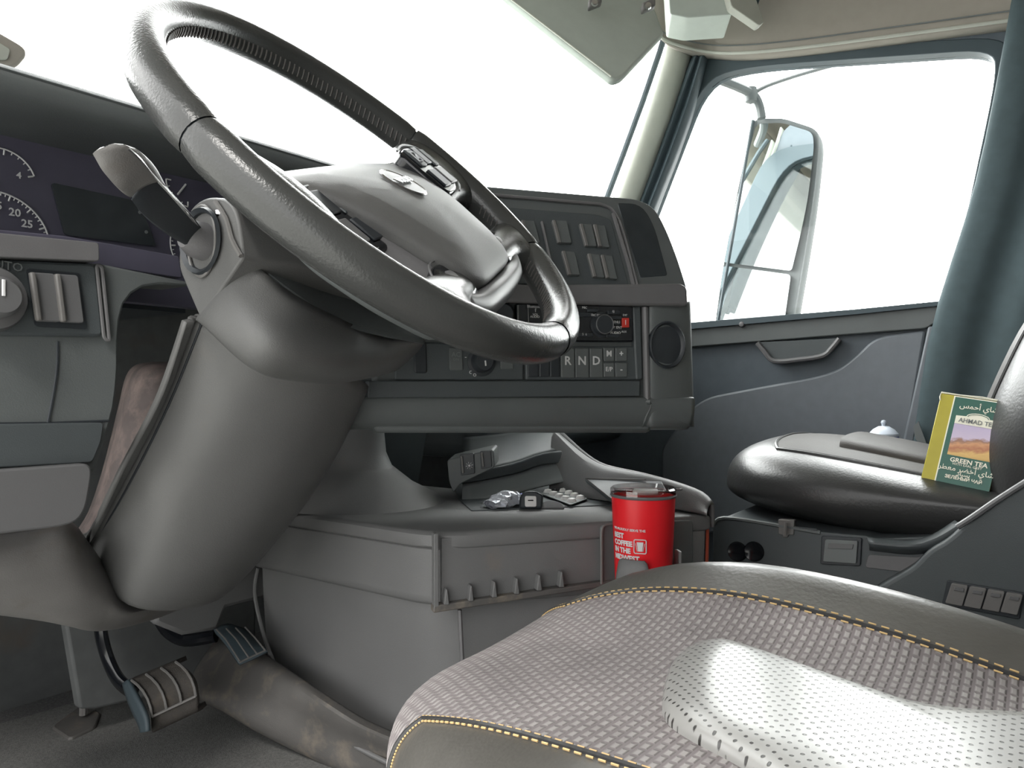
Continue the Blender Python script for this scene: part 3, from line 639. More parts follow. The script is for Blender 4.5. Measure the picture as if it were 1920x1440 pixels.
b = MB(); b.tube(TL(.004, (1016,416), (1028,470), (1040,520)), .0022, 6); b.build('panel_rib', M['trim_grey'], stack); b = MB(); b.tube(TL(.004, (1150,400), (1180,500), (1190,545)), .003, 6); b.build('panel_rib', M['trim_grey'], stack)
def rocker(par, q, h=.007, mm_='dash_plastic'):
    c = TL(h, *q); b = MB(); b.slab(fillet(c, .002), .009); r = b.build('rocker_switch', M[mm_], par, bevel=.0012)
    (x0,y0), (x3,y3) = q[0], q[3]; b = MB(); b.slab(TL(h+.0025, (x0,y0), (x0+6,y0), (x3+6,y3), (x3,y3)), .004); b.build('rocker_ridge', M['light_plastic'], r, bevel=.0008)
b = MB()
for q in (((1033,408),(1066,410),(1077,458),(1046,457)), ((1083,414),(1139,419),(1149,466),(1096,464)), ((1050,466),(1082,468),(1092,519),(1064,519)), ((1097,471),(1152,475),(1164,526),(1110,523)), ((975,408),(1008,410),(1022,458),(990,457))): b.slab(fillet(TL(.0035, *q), .002), .004)
b.b.free()
for q in (((1036,412),(1063,414),(1072,455),(1047,454)), ((1087,419),(1110,420),(1120,461),(1098,460)), ((1113,420),(1135,422),(1144,463),(1123,461)), ((1054,470),(1078,472),(1088,515),(1066,514)), ((1102,475),(1124,477),(1134,520),(1113,518)), ((1127,477),(1148,479),(1158,523),(1137,520)), ((978,412),(1002,414),(1013,455),(990,454)), ((995,468),(1018,470),(1029,512),(1006,511))):
    rocker(spn, q)
b = MB(); b.slab(fillet(TL(.001, (1158,380), (1202,382), (1226,420), (1252,516), (1200,520)), [.004,.02,.02,.004,.004], 4), .004); lab(b.build('side_display', M['screen'], stack, bevel=.001), 'dark smoked panel at the outer end of the stack')
# ledge
b = MB(); b.slab(fillet(SL(.012, (700,515), (1000,534), (1280,531), (1290,540), (1291,574), (1180,573), (700,560)), [0,0,.006,.006,.006,0,0]), .10); b.build('ledge', M['trim_grey'], stack, bevel=.006, seg=3)
# radio / selector body
b = MB(); b.slab(fillet(SL(-.006, (700,545), (1225,560), (1222,812), (700,812)), 0), .16); b.build('centre_housing', M['dash_plastic'], stack, bevel=.006)
b = MB(); b.slab(fillet(SL(-.002, (1190,572), (1213,572), (1216,752), (1200,752)), .003), .01); b.slab(fillet(SL(-.002, (1196,560), (1212,560), (1215,752), (1203,752)), .003), .006); b.b.free()
b = MB(); b.slab(fillet(SL(.002, (1186,573), (1202,573), (1206,712), (1193,712)), .003), .02); b.build('column_rib', M['dark_plastic'], stack, bevel=.003)
b = MB(); b.tube(SL(.002, (1209,576), (1211,660), (1213,750)), .0045, 8); b.build('column_rib', M['trim_grey'], stack)
# speaker wing, rounds away at the outer end
b = MB(); rows = []
for v in (566, 590, 640, 700, 750, 800):
    e = 3 + (v-566)*.028
    rows.append([S.px(1213, v, -.004), S.px(1222, v, .004), S.px(1250, v, .003), S.px(1278+e, v, -.003), S.px(1290+e, v, -.018), S.px(1290+e, v, -.018) - S.N*.05 + DD*.004, S.px(1290+e, v, -.018) - S.N*.16])
b.smoothgrid(rows, 4, 3); b.build('speaker_wing', M['dash_plastic'], stack, solid=.001, angle=60)
sc_ = S.px(1250, 647, .005); F3 = Fr(sc_, (DD - S.N*.10), UP)
b = MB(); b.lathe([(.0315,-.006),(.0335,.003),(.0315,.004),(.030,.001),(.028,-.001),(0,.002)], F3.o, F3.N, 40, ex=.93, refx=F3.X); lab(b.build('speaker_grille', M['black_plastic'], stack), 'round dark speaker grille')
# lower dash edge
b = MB(); b.slab(fillet(SL(.004, (690,714), (1201,714), (1200,743), (690,747)), .002), .02); b.build('shelf_trim', M['dark_plastic'], stack, bevel=.003)
b = MB(); rows = []
for h, v0 in ((.0,744), (.006,750), (.004,780), (-.006,800), (-.03,808), (-.14,806)):
    rows.append([S.px(u, v0, 0) + S.N*h for u in (600, 760, 900, 1050, 1195, 1212, 1265, 1298)])
b.smoothgrid(rows, 3, 4); b.build('lower_edge', M['dash_plastic'], stack, solid=.008)
b = MB(); b.slab(SL(-.02, (640,700), (1290,700), (1290,800), (640,800)), .14); b.build('lower_core', M['dark_plastic'], stack, bevel=.008)

# radio
rad = empty('car_radio', S.px(1080, 640, 0), 'black car radio with round volume knob in the centre stack', 'car radio')
b = MB(); b.slab(fillet(SL(.003, (968,568), (1187,573), (1188,641), (968,641)), .003), .0088); b.build('fascia', M['gloss_black'], rad, bevel=.002)
b = MB(); b.tube(SL(.004, (971,572), (972,640)), .0012, 6); b.build('side_trim', M['silver_plastic'], rad)
b = MB(); b.tube(SL(.004, (990,572), (992,640)), .0008, 6); b.build('side_trim', M['silver_plastic'], rad)
kc = S.px(1128, 609, .003)
b = MB(); b.lathe([(0,.010),(.012,.010),(.0135,.008),(.0145,.001),(.017,.0005),(.0175,-.001)], kc, S.N, 32); kb = b.build('volume_knob', M['black_plastic'], rad)
b = MB(); b.lathe([(.0135,.0101),(.0128,.0108),(.0122,.0101)], kc, S.N, 32); b.build('knob_ring', M['silver_plastic'], kb)
for i, (u, v, w_, h_) in enumerate(((1152,586,12,7),(1156,596,10,6),(1152,606,12,6),(1154,618,12,6),(1150,629,12,6),(1098,590,14,8),(1098,628,14,7),(1112,582,10,6))):
    b = MB(); b.slab(fillet(SL(.006, (u-w_,v-h_*.5), (u+w_,v-h_*.5), (u+w_,v+h_*.5), (u-w_,v+h_*.5)), .001), .004); b.build('radio_button', M['black_plastic'], rad, bevel=.0008)
for u, v, s, z in ((1002,575,'Bluetooth',.0052), (1004,582,'f',.007), (1004,590,'VOL',.0042), (1003,594,'AUDIO',.0042), (1117,591,'SRC SEL',.0042), (1154,604,'MENU',.005), (1154,614,'DISP ENT',.005), (1154,624,'AUDIO',.005), (1096,577,'MIC',.0045), (1096,627,'5  6',.0045), (1150,584,'EJ',.004), (1172,591,'EXT',.004), (1170,622,'AUX',.004)):
    b = MB(); o_ = S.px(u, v, .0066); b.text(s, z, o_, DD, UP, .0003); b.build('radio_lettering', M['white_ink'], rad)
b = MB(); b.slab(fillet(SL(.006, (1167,596), (1180,596), (1180,614), (1167,614)), .001), .003); b.build('red_lit_key', M['red_lamp'], rad, bevel=.0006)
b = MB(); b.text('1', .010, S.px(1173,605,.0066), DD, UP, .0003); b.build('key_lettering', M['white_ink'], rad)

# selector buttons
sel = empty('gear_selector', S.px(1090, 712, 0), 'gear selector panel lettered R N D M with plus and minus keys', 'gear selector')
b = MB(); b.slab(fillet(SL(0, (985,650), (1190,649), (1194,713), (986,713)), .003), .0058); b.build('selector_panel', M['dark_plastic'], sel, bevel=.002)
for x0, x1, s in ((1052,1077,'R'), (1079,1104,'N'), (1106,1130,'D')):
    b = MB(); b.slab(fillet(SL(.003, (x0,653), (x1,653), (x1+1,708), (x0+1,708)), .0015), .006); k_ = b.build('selector_key', M['trim_grey'] if False else M['dash_plastic'], sel, bevel=.001)
    b = MB(); b.text(s, .0165, S.px((x0+x1)/2, 677, .0033), DD, UP, .0004, bold=.0003); b.build('key_lettering', M['white_ink'], k_)
for x0, x1, y0, y1, s in ((1132,1152,652,677,'M'), (1154,1176,652,677,'+'), (1132,1152,680,707,'E/P'), (1154,1176,680,707,'-')):
    b = MB(); b.slab(fillet(SL(.003, (x0,y0), (x1,y0), (x1+.5,y1), (x0+.5,y1)), .0015), .006); k_ = b.build('selector_key', M['dash_plastic'], sel, bevel=.001)
    b = MB(); b.text(s, .011 if len(s) == 1 else .0085, S.px((x0+x1)/2, (y0+y1)/2-1, .0033), DD, UP, .0004, bold=.0003 if s in '+-M' else .00012); b.build('key_lettering', M['white_ink'], k_)
for x0, x1 in ((990,1010), (1012,1030), (1032,1050)):
    b = MB(); b.slab(fillet(SL(.002, (x0,655), (x1,655), (x1,707), (x0,707)), .0015), .005); b.build('blank_key', M['black_plastic'], sel, bevel=.001)

# climate control
cli = empty('climate_control', S.px(900, 712, 0), 'climate control panel with round temperature dial behind the wheel rim', 'climate control')
b = MB(); b.slab(fillet(SL(0, (740,640), (982,648), (982,713), (740,713)), .003), .0058); b.build('climate_panel', M['dark_plastic'], cli, bevel=.002)
b = MB(); b.slab(fillet(SL(.003, (842,652), (866,654), (868,694), (844,694)), .0015), .006); b.build('climate_key', M['dash_plastic'], cli, bevel=.001)
b = MB(); b.text('AC', .0085, S.px(855,665,.0035), DD, UP, .0003, bold=.0001); b.text('ON', .005, S.px(855,674,.0035), DD, UP, .0003); b.build('key_lettering', M['label_grey'], cli)
b = MB(); b.slab(fillet(SL(.003, (938,665), (962,665), (963,692), (939,692)), .0015), .006); b.build('climate_key', M['dash_plastic'], cli, bevel=.001)
b = MB(); b.lathe([(0,.014),(.011,.014),(.013,.011),(.015,.002),(.019,.001),(.0195,-.001)], S.px(903,678,.0), S.N, 32); dk = b.build('temperature_dial', M['black_plastic'], cli)
b = MB(); b.tube([S.px(910,676,.0145), S.px(911,686,.0145)], .0010, 5); b.build('dial_pointer', M['white_ink'], dk)
for u, v, s in ((873,669,'-'), (882,697,'c'), (890,702,'o')):
    b = MB(); b.text(s, .009, S.px(u, v, .0015), DD, UP, .0003); b.build('dial_mark', M['white_ink'], cli)
b = MB(); b.slab(fillet(SL(.002, (775,640), (800,640), (802,700), (777,700)), .004), .006); b.build('climate_key', M['black_plastic'], cli, bevel=.002)
b = MB(); b.lathe([(0,.012),(.012,.012),(.014,.008),(.018,.001),(.0185,-.002)], S.px(940,590,.0), S.N, 32); lab(b.build('vent_dial', M['black_plastic'], cli), 'round dial seen through the wheel opening')

# ================================================================== CENTRE CONSOLE (engine cover box)
KO = V((.068, .381, .344)); K_ = Fr(KO, DD, UP)
def KL(h, *uv): return K_.pxs(h, *uv)
con = empty('center_console', (-.05, .65, 0), 'grey plastic centre console box below the dash with storage tray on top', 'console')
zc = .344; cL = V((-.262, .603, 0)); cR = V((.072, .378, 0)); fR = V((.075, .98, 0)); fL = V((-.262, .98, 0))
fp = [cL + V((0,0,zc)), cR + V((0,0,zc)), fR + V((0,0,zc)), fL + V((0,0,zc))]
rr_ = [.045, .03, 0, 0]
def layer(z, inset=0):
    c = V((-.09,.8,0)); ps = []
    for p in (cL, cR, fR, fL):
        ps.append(V((p.x, p.y, z)))
    # inset towards inside
    off = [(inset*1.0, inset*.6), (-inset, inset*.9), (-inset, 0), (inset, 0)]
    ps = [p + V((o[0], o[1], 0)) for p, o in zip(ps, off)]
    return fillet(ps, [.05, .014, .001, .001], 6)
def stackmesh(levels, cap=True):
    b = MB(); vs = [[b.b.verts.new(p) for p in layer(z, i)] for z, i in levels]
    for a_, c_ in zip(vs, vs[1:]):
        for i in range(len(a_)): b.face([a_[i-1], a_[i], c_[i], c_[i-1]])
    if cap: b.face(vs[0]); b.face(vs[-1][::-1])
    return b
stackmesh([(.344,.008),(.3425,.003),(.339,0),(.326,0),(.3235,.002),(.322,.006)]).build('tray_top', M['console_plastic'], con, angle=40)
stackmesh([(.322,.008),(.320,.006),(.262,.008),(.254,.009),(.249,.014),(.247,.020)]).build('upper_box', M['console_plastic'], con, angle=40)
stackmesh([(.248,.024),(.2,.026),(.10,.034),(.0,.04)]).build('lower_box', M['console_plastic'], con, angle=40)
# recessed drawer front in the rear face
rec = MB(); o_ = fillet(KL(.001, (821,1003), (1140,978), (1140,1093), (822,1142)), 0)
b = MB(); b.tube(KL(-.004, (821,1004), (822,1137)), .0012, 6); b.b.free()
b = MB(); b.slab(KL(-.004, (828,1010), (1128,988), (1128,1082), (828,1134)), .006); df = b.build('pocket_front', M['console_plastic'], con)
b = MB(); b.slab(KL(.006, (818,1000), (828,999), (828,1140), (818,1142)), .012); b.slab(KL(.007, (822,1128), (1150,1076), (1150,1090), (822,1144)), .012); b.b.free()
b = MB(); b.slab(fillet(KL(.006, (814,1001), (822,1000), (823,1140), (814,1143)), .002), .012); b.build('pocket_edge', M['console_plastic'], con, bevel=.003)
b = MB(); b.slab(fillet(KL(.006, (813,1136), (1150,1088), (1150,1098), (813,1150)), .002), .014); b.build('pocket_sill', M['scuffed_plastic'], con, bevel=.003)
for u in (838, 884, 928, 970, 1012, 1054):
    v = 1134 - (u-820)*.152
    b = MB(); b.slab(KL(.008, (u-1.5,v-26), (u+1.5,v-26), (u+5,v+3), (u-5,v+3)), .012); b.build('pocket_rib', M['console_plastic'], con, bevel=.0012)
# opening and cup holder
b = MB(); b.slab(fillet(KL(.003, (1126,985), (1150,980), (1300,975), (1300,1100), (1128,1100)), .006), .004); b.build('cup_panel', M['dash_plastic'], con, bevel=.002)
b = MB(); b.tube(catmull(KL(.006, (1165,981), (1140,983), (1129,992), (1128,1030), (1128,1095)), 4), .0018, 6); b.build('panel_edge', M['light_plastic'], con)
cupc = K_.px(1206, 1000, 0) ; cupc = V((cupc.x, cupc.y, 0)) + K_.N*.046 - DD*.027
b = MB(); rows = []
for z, f_ in ((.315,.0), (.312,.0), (.285,.3), (.255,.6), (.235,1), (.215,1)): pass
hold = MB()
for a0, a1, zt_ in ((-3.0,-1.85,.309), (-.55,.0,.312)):
    rows = []
    for i in range(9):
        a = a0 + (a1-a0)*i/8; e = abs(i/8-.5)*2; rr = .0445
        dr = DD*math.cos(a) + (-K_.N)*math.sin(a)*-1 if False else DD*math.cos(a) - K_.N*math.sin(a)
        z0 = zt_ - .030*max(0, e-.72)/.28
        rows.append([cupc + dr*rr + UP*z for z in (z0, z0-.03, .25, .215)])
    hb_ = MB(); hb_.smoothgrid(rows, 2, 2); hb_.build('cup_holder_arm', M['console_plastic'], con, solid=.004)
hold.lathe([(0,.216),(.044,.216),(.046,.22),(.046,.206),(0,.205)], cupc, UP, 32); hold.build('cup_holder_base', M['console_plastic'], con)
hold = MB(); hold.box(cupc + UP*.214 - K_.N*.03, (.08,.03,.02), DD, K_.N, UP); hold.build('cup_holder_bracket', M['console_plastic'], con, bevel=.003)
hk = MB(); hk.tube(catmull([cupc + DD*.046 + UP*.24, cupc + DD*.047 + UP*.285, cupc + DD*.050 + UP*.300, cupc + DD*.053 + UP*.303], 4), .0025, 8); lab(hk.build('cup_holder_clip', M['chrome'], con), 'bright spring clip beside the cup')
# orange edge strip on the outer corner
b = MB(); b.tube(catmull([V((.070,.402,.346)), V((.0735,.392,.340)), V((.0745,.390,.325)), V((.0745,.391,.27)), V((.074,.393,.20))], 5), .0024, 8); lab(b.build('edge_strip', M['orange'], con), 'thin orange strip down the outer corner')
# lower box vertical seam and curved side ridge
b = MB(); b.tube([V((-.232,.592,.246)), V((-.226,.588,.10)), V((-.22,.585,.01))], .003, 6); b.build('corner_seam', M['trim_grey'], con)
b = MB(); b.tube(catmull([V((-.242,.985,.245)), V((-.250,.98,.20)), V((-.262,.92,.12)), V((-.268,.84,.075)), V((-.272,.76,.055)), V((-.27,.66,.045))], 6), .003, 8); b.build('side_ridge', M['console_plastic'], con)
# tray: mat, rail, sloped shelves, switch block
b = MB(); b.slab(fillet(PZ(.3455, (848,905), (860,935), (884,957), (1150,946), (1290,938), (1255,910), (1075,880), (900,880)), .004), .0015, toward=(0,0,1)); lab(b.build('tray_mat', M['dark_plastic'], con), 'dark tray floor')
rl = [W(1044,812,1.31), W(1062,828,1.29), W(1100,860,1.23), W(1135,878,1.20), W(1200,892,1.155), W(1262,908,1.115), W(1312,926,1.075), W(1333,946,1.05)]
b = MB(); b.smoothgrid([[V((p.x-.030, p.y-.006, .346)) for p in rl], [p + V((-.014,0,-.008)) for p in rl], [p + V((-.006,0,-.001)) for p in rl], rl, [p + V((.004,0,-.004)) for p in rl], [V((p.x+.006, p.y, .325)) for p in rl]], 3, 3); lab(b.build('side_rail', M['console_plastic'], con, solid=.004), 'raised rail along the passenger side of the tray')
b = MB(); b.tube(catmull([p + V((-.001,0,.0005)) for p in rl], 4), .0016, 6); b.build('rail_edge', M['light_plastic'], con)
b = MB(); b.smoothgrid([[W(866,952,1.165), W(960,925,1.22), W(1040,905,1.25), W(1125,892,1.24)], [W(868,905,1.22), W(960,888,1.26), W(1020,870,1.28), W(1082,866,1.27)]], 4, 4); lab(b.build('tray_ramp', M['label_grey'], con, solid=.004), 'pale sloping back of the tray')
b = MB(); b.smoothgrid([[W(866,908,1.215), W(960,890,1.255), W(1020,871,1.275), W(1084,867,1.265)], [W(862,893,1.20), W(960,872,1.24), W(1020,852,1.265), W(1070,846,1.27)], [W(862,890,1.21), W(960,868,1.25), W(1020,849,1.275), W(1068,843,1.28)]], 4, 4); b.build('shelf_lip', M['dark_plastic'], con, solid=.004)
b = MB(); b.smoothgrid([[W(862,890,1.21), W(960,869,1.25), W(1020,850,1.275), W(1068,844,1.28)], [W(868,850,1.28), W(950,838,1.31), W(1004,822,1.33), W(1050,818,1.32)], [W(868,820,1.36), W(950,812,1.38), W(1004,800,1.40), W(1046,800,1.38)]], 4, 4); lab(b.build('upper_shelf', M['dark_plastic'], con, solid=.004), 'grey sloping shelf under the dash edge')
sb = Fr(W(885, 868, 1.19), W(930,860,1.17)-W(845,878,1.18), UP + K_.N*.1)
b = MB(); b.slab(fillet(sb.pxs(0, (838,862), (925,842), (928,876), (862,908), (850,925), (842,905)), .006), .05); bl = b.build('switch_block', M['dash_plastic'], con, bevel=.005)
for q, mk_ in (((862,852),(888,850),(890,888),(864,892)), 1), (((900,846),(920,845),(922,876),(902,880)), 0):
    b = MB(); b.slab(fillet(sb.pxs(.004, *q), .002), .01); k_ = b.build('rocker_switch', M['black_plastic'], bl, bevel=.002)
    b = MB(); b.slab(sb.pxs(.008, (q[0][0]+1,q[0][1]+3), (q[0][0]+5,q[0][1]+3), (q[3][0]+6,q[3][1]-4), (q[3][0]+2,q[3][1]-4)), .004); b.build('rocker_ridge', M['light_plastic'], k_, bevel=.001)
    if mk_:
        c_ = sb.px(880, 873, .0045); b = MB()
        for i in range(8):
            a = i*math.pi/4; d_ = sb.X*math.cos(a) + sb.Y*math.sin(a); b.tube([c_ + d_*.003, c_ + d_*.006], .0005, 4)
        b.lathe([(0,.0006),(.0018,.0004),(.0018,0)], c_, sb.N, 12); b.build('lamp_symbol', M['white_ink'], k_)
# pedestal under the dash
b = MB(); b.lathe([(0,.50),(.052,.50),(.052,.46),(.056,.42),(.066,.398),(.070,.395),(.10,.372),(.14,.352),(.155,.344)], V((-.128,.90,0)), UP, 36, ex=.92, refx=(1,0,0)); lab(b.build('pedestal', M['console_plastic'], con), 'flared pedestal rising from the console to the dash')
b = MB(); b.slab([V((-.26,.96,.34)), V((.09,.96,.34)), V((.09,.93,.47)), V((-.26,.93,.47))], .01); lab(b.build('rear_wall', M['dark_plastic'], con), 'dark wall at the back of the tray')
# dark lid panel by the cup
b = MB(); b.slab([W(1096,898,1.20), W(1240,902,1.115), W(1262,940,1.05), W(1150,940,1.09)], .006); b.build('coin_lid', M['dark_plastic'], con, bevel=.001)
b = MB(); b.tube([W(1210,899,1.13), W(1098,897,1.198), W(1150,938,1.088)], .0011, 6); b.build('lid_edge', M['light_plastic'], con)

# ================================================================== SEATS
def puff(c, half, px, pz, deform, n=28):
    """rounded cushion: returns the mapping from cube coordinates to world, and its six gridded faces"""
    c = V(c)
    def mp(x, y, z):
        r = ((abs(x)**px + abs(y)**px)**(pz/px) + abs(z)**pz)**(1/pz)
        q = V((x/r, y/r, z/r)); p = V((q.x*half[0], q.y*half[1], q.z*half[2]))
        return c + deform(p, q)
    return mp
def cushion(mp, parts, parent, n=28, angle=80, zones=None):
    """parts: list of (name, material, predicate on cube-space face centre, label)"""
    mbs = [MB() for _ in parts]; caches = [dict() for _ in parts]
    def put(k, key):
        d = caches[k]
        if key not in d: d[key] = mbs[k].b.verts.new(mp(*key))
        return d[key]
    g = [round(-1 + 2*i/n, 5) for i in range(n+1)]
    for ax in range(3):
        for sg in (-1, 1):
            for i in range(n):
                for j in range(n):
                    qs = []
                    for a, b_ in ((g[i],g[j]),(g[i+1],g[j]),(g[i+1],g[j+1]),(g[i],g[j+1])):
                        q = [a, b_]; q.insert(ax, float(sg)); qs.append(tuple(q))
                    cx_ = [sum(q[k] for q in qs)/4 for k in range(3)]
                    for k, (nm, m_, pred, lb) in enumerate(parts):
                        if pred(*cx_): mbs[k].face([put(k, q) for q in qs]); break
    out = []
    for (nm, m_, pred, lb), b in zip(parts, mbs):
        if not b.b.faces: continue
        o = b.build(nm, m_, parent, angle=angle)
        if lb: o['label'] = lb
        out.append(o)
    return out
# driver seat
ds = empty('driver_seat', (-.515, 0, 0), 'driver seat in the foreground with woven mauve fabric and leather bolsters', 'seat')
def dd(p, q):
    x, y = q.x, q.y; top = max(0, q.z); z = 0
    z += top*(.0416 if x > 0 else .0063)*(min(1, abs(x)/.78)**2.5)*(1-.6*max(0,y)**3)   # bolsters stand up
    z -= top*.004*(1 - min(1, abs(x)/.55)**2)
    z -= top*.0614*max(0, y-.35)**3                     # waterfall front
    z -= top*.0065*max(0, .1-y)
    if x > 0: z -= top*min(.046, .062*max(0, .50-y)**1.6)*min(1, x/.5)
    return V((p.x*(1 - .0072*max(0,y)**2), p.y - .211*max(0,-x)**2*max(0,y)**2, p.z + z))
dmap = puff((-.5253, .0294, .266), (.2215, .3417, .085), 4.545, 5.26, dd)
FX = .5; g_ = lambda v: abs(v)
cushion(dmap, [('fabric_panel', M['fabric'], lambda x,y,z: abs(x) < .571 and z > -.55, None),
               ('leather_bolster', M['leather_driver'], lambda x,y,z: x > .571 and z > -.55, 'smooth leather bolster on the far side'),
               ('leather_bolster', M['leather_driver'], lambda x,y,z: x < -.571 and z > -.55, 'smooth leather bolster on the door side'),
               ('seat_pan', M['black_plastic'], lambda x,y,z: True, None)], ds, n=28)
def stitchline(fn, a, b_, n, r=.0006, L=.6):
    mb = MB(); 
    for i in range(n):
        s0 = a + (b_-a)*i/n; s1 = s0 + (b_-a)/n*L; mb.tube([fn(s0), fn((s0+s1)/2), fn(s1)], r, 5)
    return mb
for sx in (1, -1):
    for off in (-.012, .018):
        def fn(s, o_=off, sx=sx):
            x = sx*(.571 + o_*sx*(1 if sx > 0 else -1) - .0)
            if s < 1: k = dmap(x, s, 1)
            else: k = dmap(x, 1, 1-(s-1))
            k2 = dmap(x, min(s,1), 1); return k + V((0,.3*max(0,s-1),1)).normalized()*.0008
        mb = stitchline(fn, -.9, 1.7, 110); o = mb.build('stitching', M['stitch'], ds); o['kind'] = 'stuff'
for sx in (1, -1):
    mb = MB(); mb.tube([dmap(sx*.571, -.95 + 1.95*i/50, 1) + V((0,0,.0004)) for i in range(51)] + [dmap(sx*.571, 1, 1-.6*i/10) + V((0,.0006,0)) for i in range(1,11)], .0016, 6)
    mb.build('seam', M['leather_black'], ds)
# raised perforated insert
io = PZ(.352, (1243,1300), (1262,1240), (1312,1208), (1370,1214), (1600,1296), (1740,1336), (2100,1380), (2600,1700), (1800,1800), (1560,1560), (1400,1440), (1290,1376), (1248,1340))
io = catmull(io, 4, closed=True); ic = V((-.60, -.02, 0)); b = MB(); vs = []
def dz(x, y):
    # height of the fabric beneath
    X = (x + .512)/.268; Yc = (y + .01)/.322; X = max(-.99, min(.99, X)); Yc = max(-.99, min(.99, Yc))
    lo = dmap(X, Yc, 1); return lo.z
for s_, h in ((1.0,-.012),(1.0,.002),(.985,.007),(.95,.0105),(.85,.013),(.6,.014),(.3,.014)):
    vs.append([])
    for p in io:
        q = V((ic.x + (p.x-ic.x)*s_, ic.y + (p.y-ic.y)*s_, 0)); vs[-1].append(b.b.verts.new((q.x, q.y, .350 - .012*max(0, .05-q.y) + h*.8)))
for a_, b_ in zip(vs, vs[1:]):
    for i in range(len(a_)): b.face([a_[i-1], a_[i], b_[i], b_[i-1]])
b.face(vs[-1]); lab(b.build('perforated_insert', M['perf'], ds, angle=70), 'shiny perforated leather insert in the middle of the cushion')
b = MB(); b.slab([V((-.72,-.28,.19)), V((-.31,-.28,.19)), V((-.31,.22,.19)), V((-.72,.22,.19))], .19, toward=(0,0,1)); b.build('seat_pedestal', M['black_plastic'], ds, bevel=.02)

# passenger seat
ps = empty('passenger_seat', (.47, .1, 0), 'passenger seat in worn black leather beside the far door', 'seat')
def pd(p, q):
    top = max(0, q.z); z = (.060*q.y - .035)*max(0, q.z) + .03*q.y*(q.z < 0)*-q.z
    z += top*.010*(1 - abs(q.x))
    return V((p.x, p.y, p.z + z))
pmap = puff((.462, .150, .362), (.262, .310, .078), 3.4, 2.5, pd)
cushion(pmap, [('top_panel', M['leather_seat'], lambda x,y,z: z > 0 and abs(x) < .929 and y < .93 , None),
               ('side_bolster', M['leather_black'], lambda x,y,z: z > -2, 'glossy creased black leather side')], ps, n=28)
b = MB(); b.tube([pmap(-.929, -.93 + 1.86*i/40, 1) + V((0,0,.0005)) for i in range(41)] + [pmap(-.929 + 1.858*i/30, .929, 1) + V((0,0,.0005)) for i in range(31)], .0028, 6); b.build('piping', M['leather_black'], ps)
b = MB(); b.tube([pmap(-.87, -.95 + 1.8*i/40, 1) + V((0,0,.0003)) for i in range(41)], .0011, 5); b.build('seam', M['stitch_black'], ps)
# raised centre fold
fo = [pmap(-.42 + .12*math.sin(a)*0 , .45 - .9*i/14, 1) for i, a in enumerate([0]*15)]
b = MB(); rows = []
for i in range(15):
    y = .42 - i*.085; rows.append([pmap(-.52, y, 1) + V((0,0,-.003)), pmap(-.48, y, 1) + V((0,0,.006)), pmap(-.36, y, 1) + V((0,0,.010)), pmap(0, y, 1) + V((0,0,.008)), pmap(.36, y, 1) + V((0,0,.010)), pmap(.5, y, 1) + V((0,0,-.003))])
b.smoothgrid([[p + V((0,.0,-.012)) for p in rows[0]]] + rows, 4, 2); lab(b.build('centre_panel', M['leather_seat'], ps, solid=.003), 'slightly raised centre panel of the cushion')
# backrest
def bd_(p, q): return V((p.x, p.y - .22*max(0, p.z)**1.3 - .0, p.z))
bmap = puff((.466, -.098, .56), (.275, .175, .33), 2.9, 2.3, lambda p, q: V((p.x, p.y - .40*(p.z+.06) - .25*max(0,q.z)**3, p.z)))
cushion(bmap, [('backrest_panel', M['leather_seat'], lambda x,y,z: abs(x) < .643 and y > 0, None),
               ('backrest_bolster', M['leather_black'], lambda x,y,z: True, 'glossy black leather bolster of the backrest')], ps, n=28)
b = MB(); b.tube([bmap(-.643, 1, -.9 + 1.8*i/40) + V((-.0005,.0006,0)) for i in range(41)], .0028, 6); b.build('piping', M['leather_black'], ps)
b = MB(); b.tube([bmap(-1, .45, -.9 + 1.8*i/40) + V((-.0008,0,0)) for i in range(41)], .0020, 6); b.build('seam', M['stitch_black'], ps)
# plastic seat base with its controls
xb = .20
b = MB(); b.slab(fillet(PX(xb, (1338,1100), (1336,985), (1356,970), (1452,984), (1540,998), (1625,1005), (1640,1010), (1700,1008), (1750,1006), (1990,1000), (1990,1300), (1340,1300)), .006), .46); b.build('seat_base', M['dark_plastic'], ps, bevel=.008, seg=3)
b = MB(); b.tube(catmull(PX(xb-.002, (1338,985), (1358,971), (1452,984), (1538,999)), 4), .003, 6); b.build('base_edge', M['dash_plastic'], ps)
b = MB(); b.slab(fillet(PX(xb-.004, (1459,974), (1489,976), (1488,1003), (1478,1003), (1477,1008), (1468,1008), (1467,1003), (1459,1002)), .002), .012); la = lab(b.build('slide_latch', M['light_plastic'], ps, bevel=.002), 'small light grey sliding latch')
b = MB(); b.tube(PX(xb-.017, (1473,980), (1472,1004)), .0022, 6); b.build('latch_ridge', M['light_plastic'], la)
b = MB(); b.tube(PX(xb-.002, (1490,990), (1532,994)), .0022, 6); b.build('latch_slot', M['black_plastic'], ps)
b = MB(); b.slab(fillet(PX(xb-.004, (1540,1005), (1616,1009), (1613,1062), (1538,1058)), .003), .01); b.build('switch_frame', M['black_plastic'], ps, bevel=.002)
b = MB(); b.slab(fillet(PX(xb-.008, (1547,1012), (1608,1015), (1605,1057), (1543,1053)), .002), .008); k_ = lab(b.build('silver_switch', M['label_grey'], ps, bevel=.003, seg=3), 'square silver paddle switch')
b = MB(); b.slab(fillet(PX(xb-.010, (1553,1019), (1600,1021), (1598,1030), (1552,1028)), .001), .004); b.build('switch_lip', M['silver_plastic'], k_, bevel=.001)
for u in (1383, 1414):
    b = MB(); b.lathe([(0,.003),(.008,.0035),(.0135,.005),(.015,.003),(.0155,0)], PX(xb-.001, (u,1034))[0], (-1,0,0), 24); lab(b.build('power_socket', M['gloss_black'], ps), 'round black socket in the seat base')
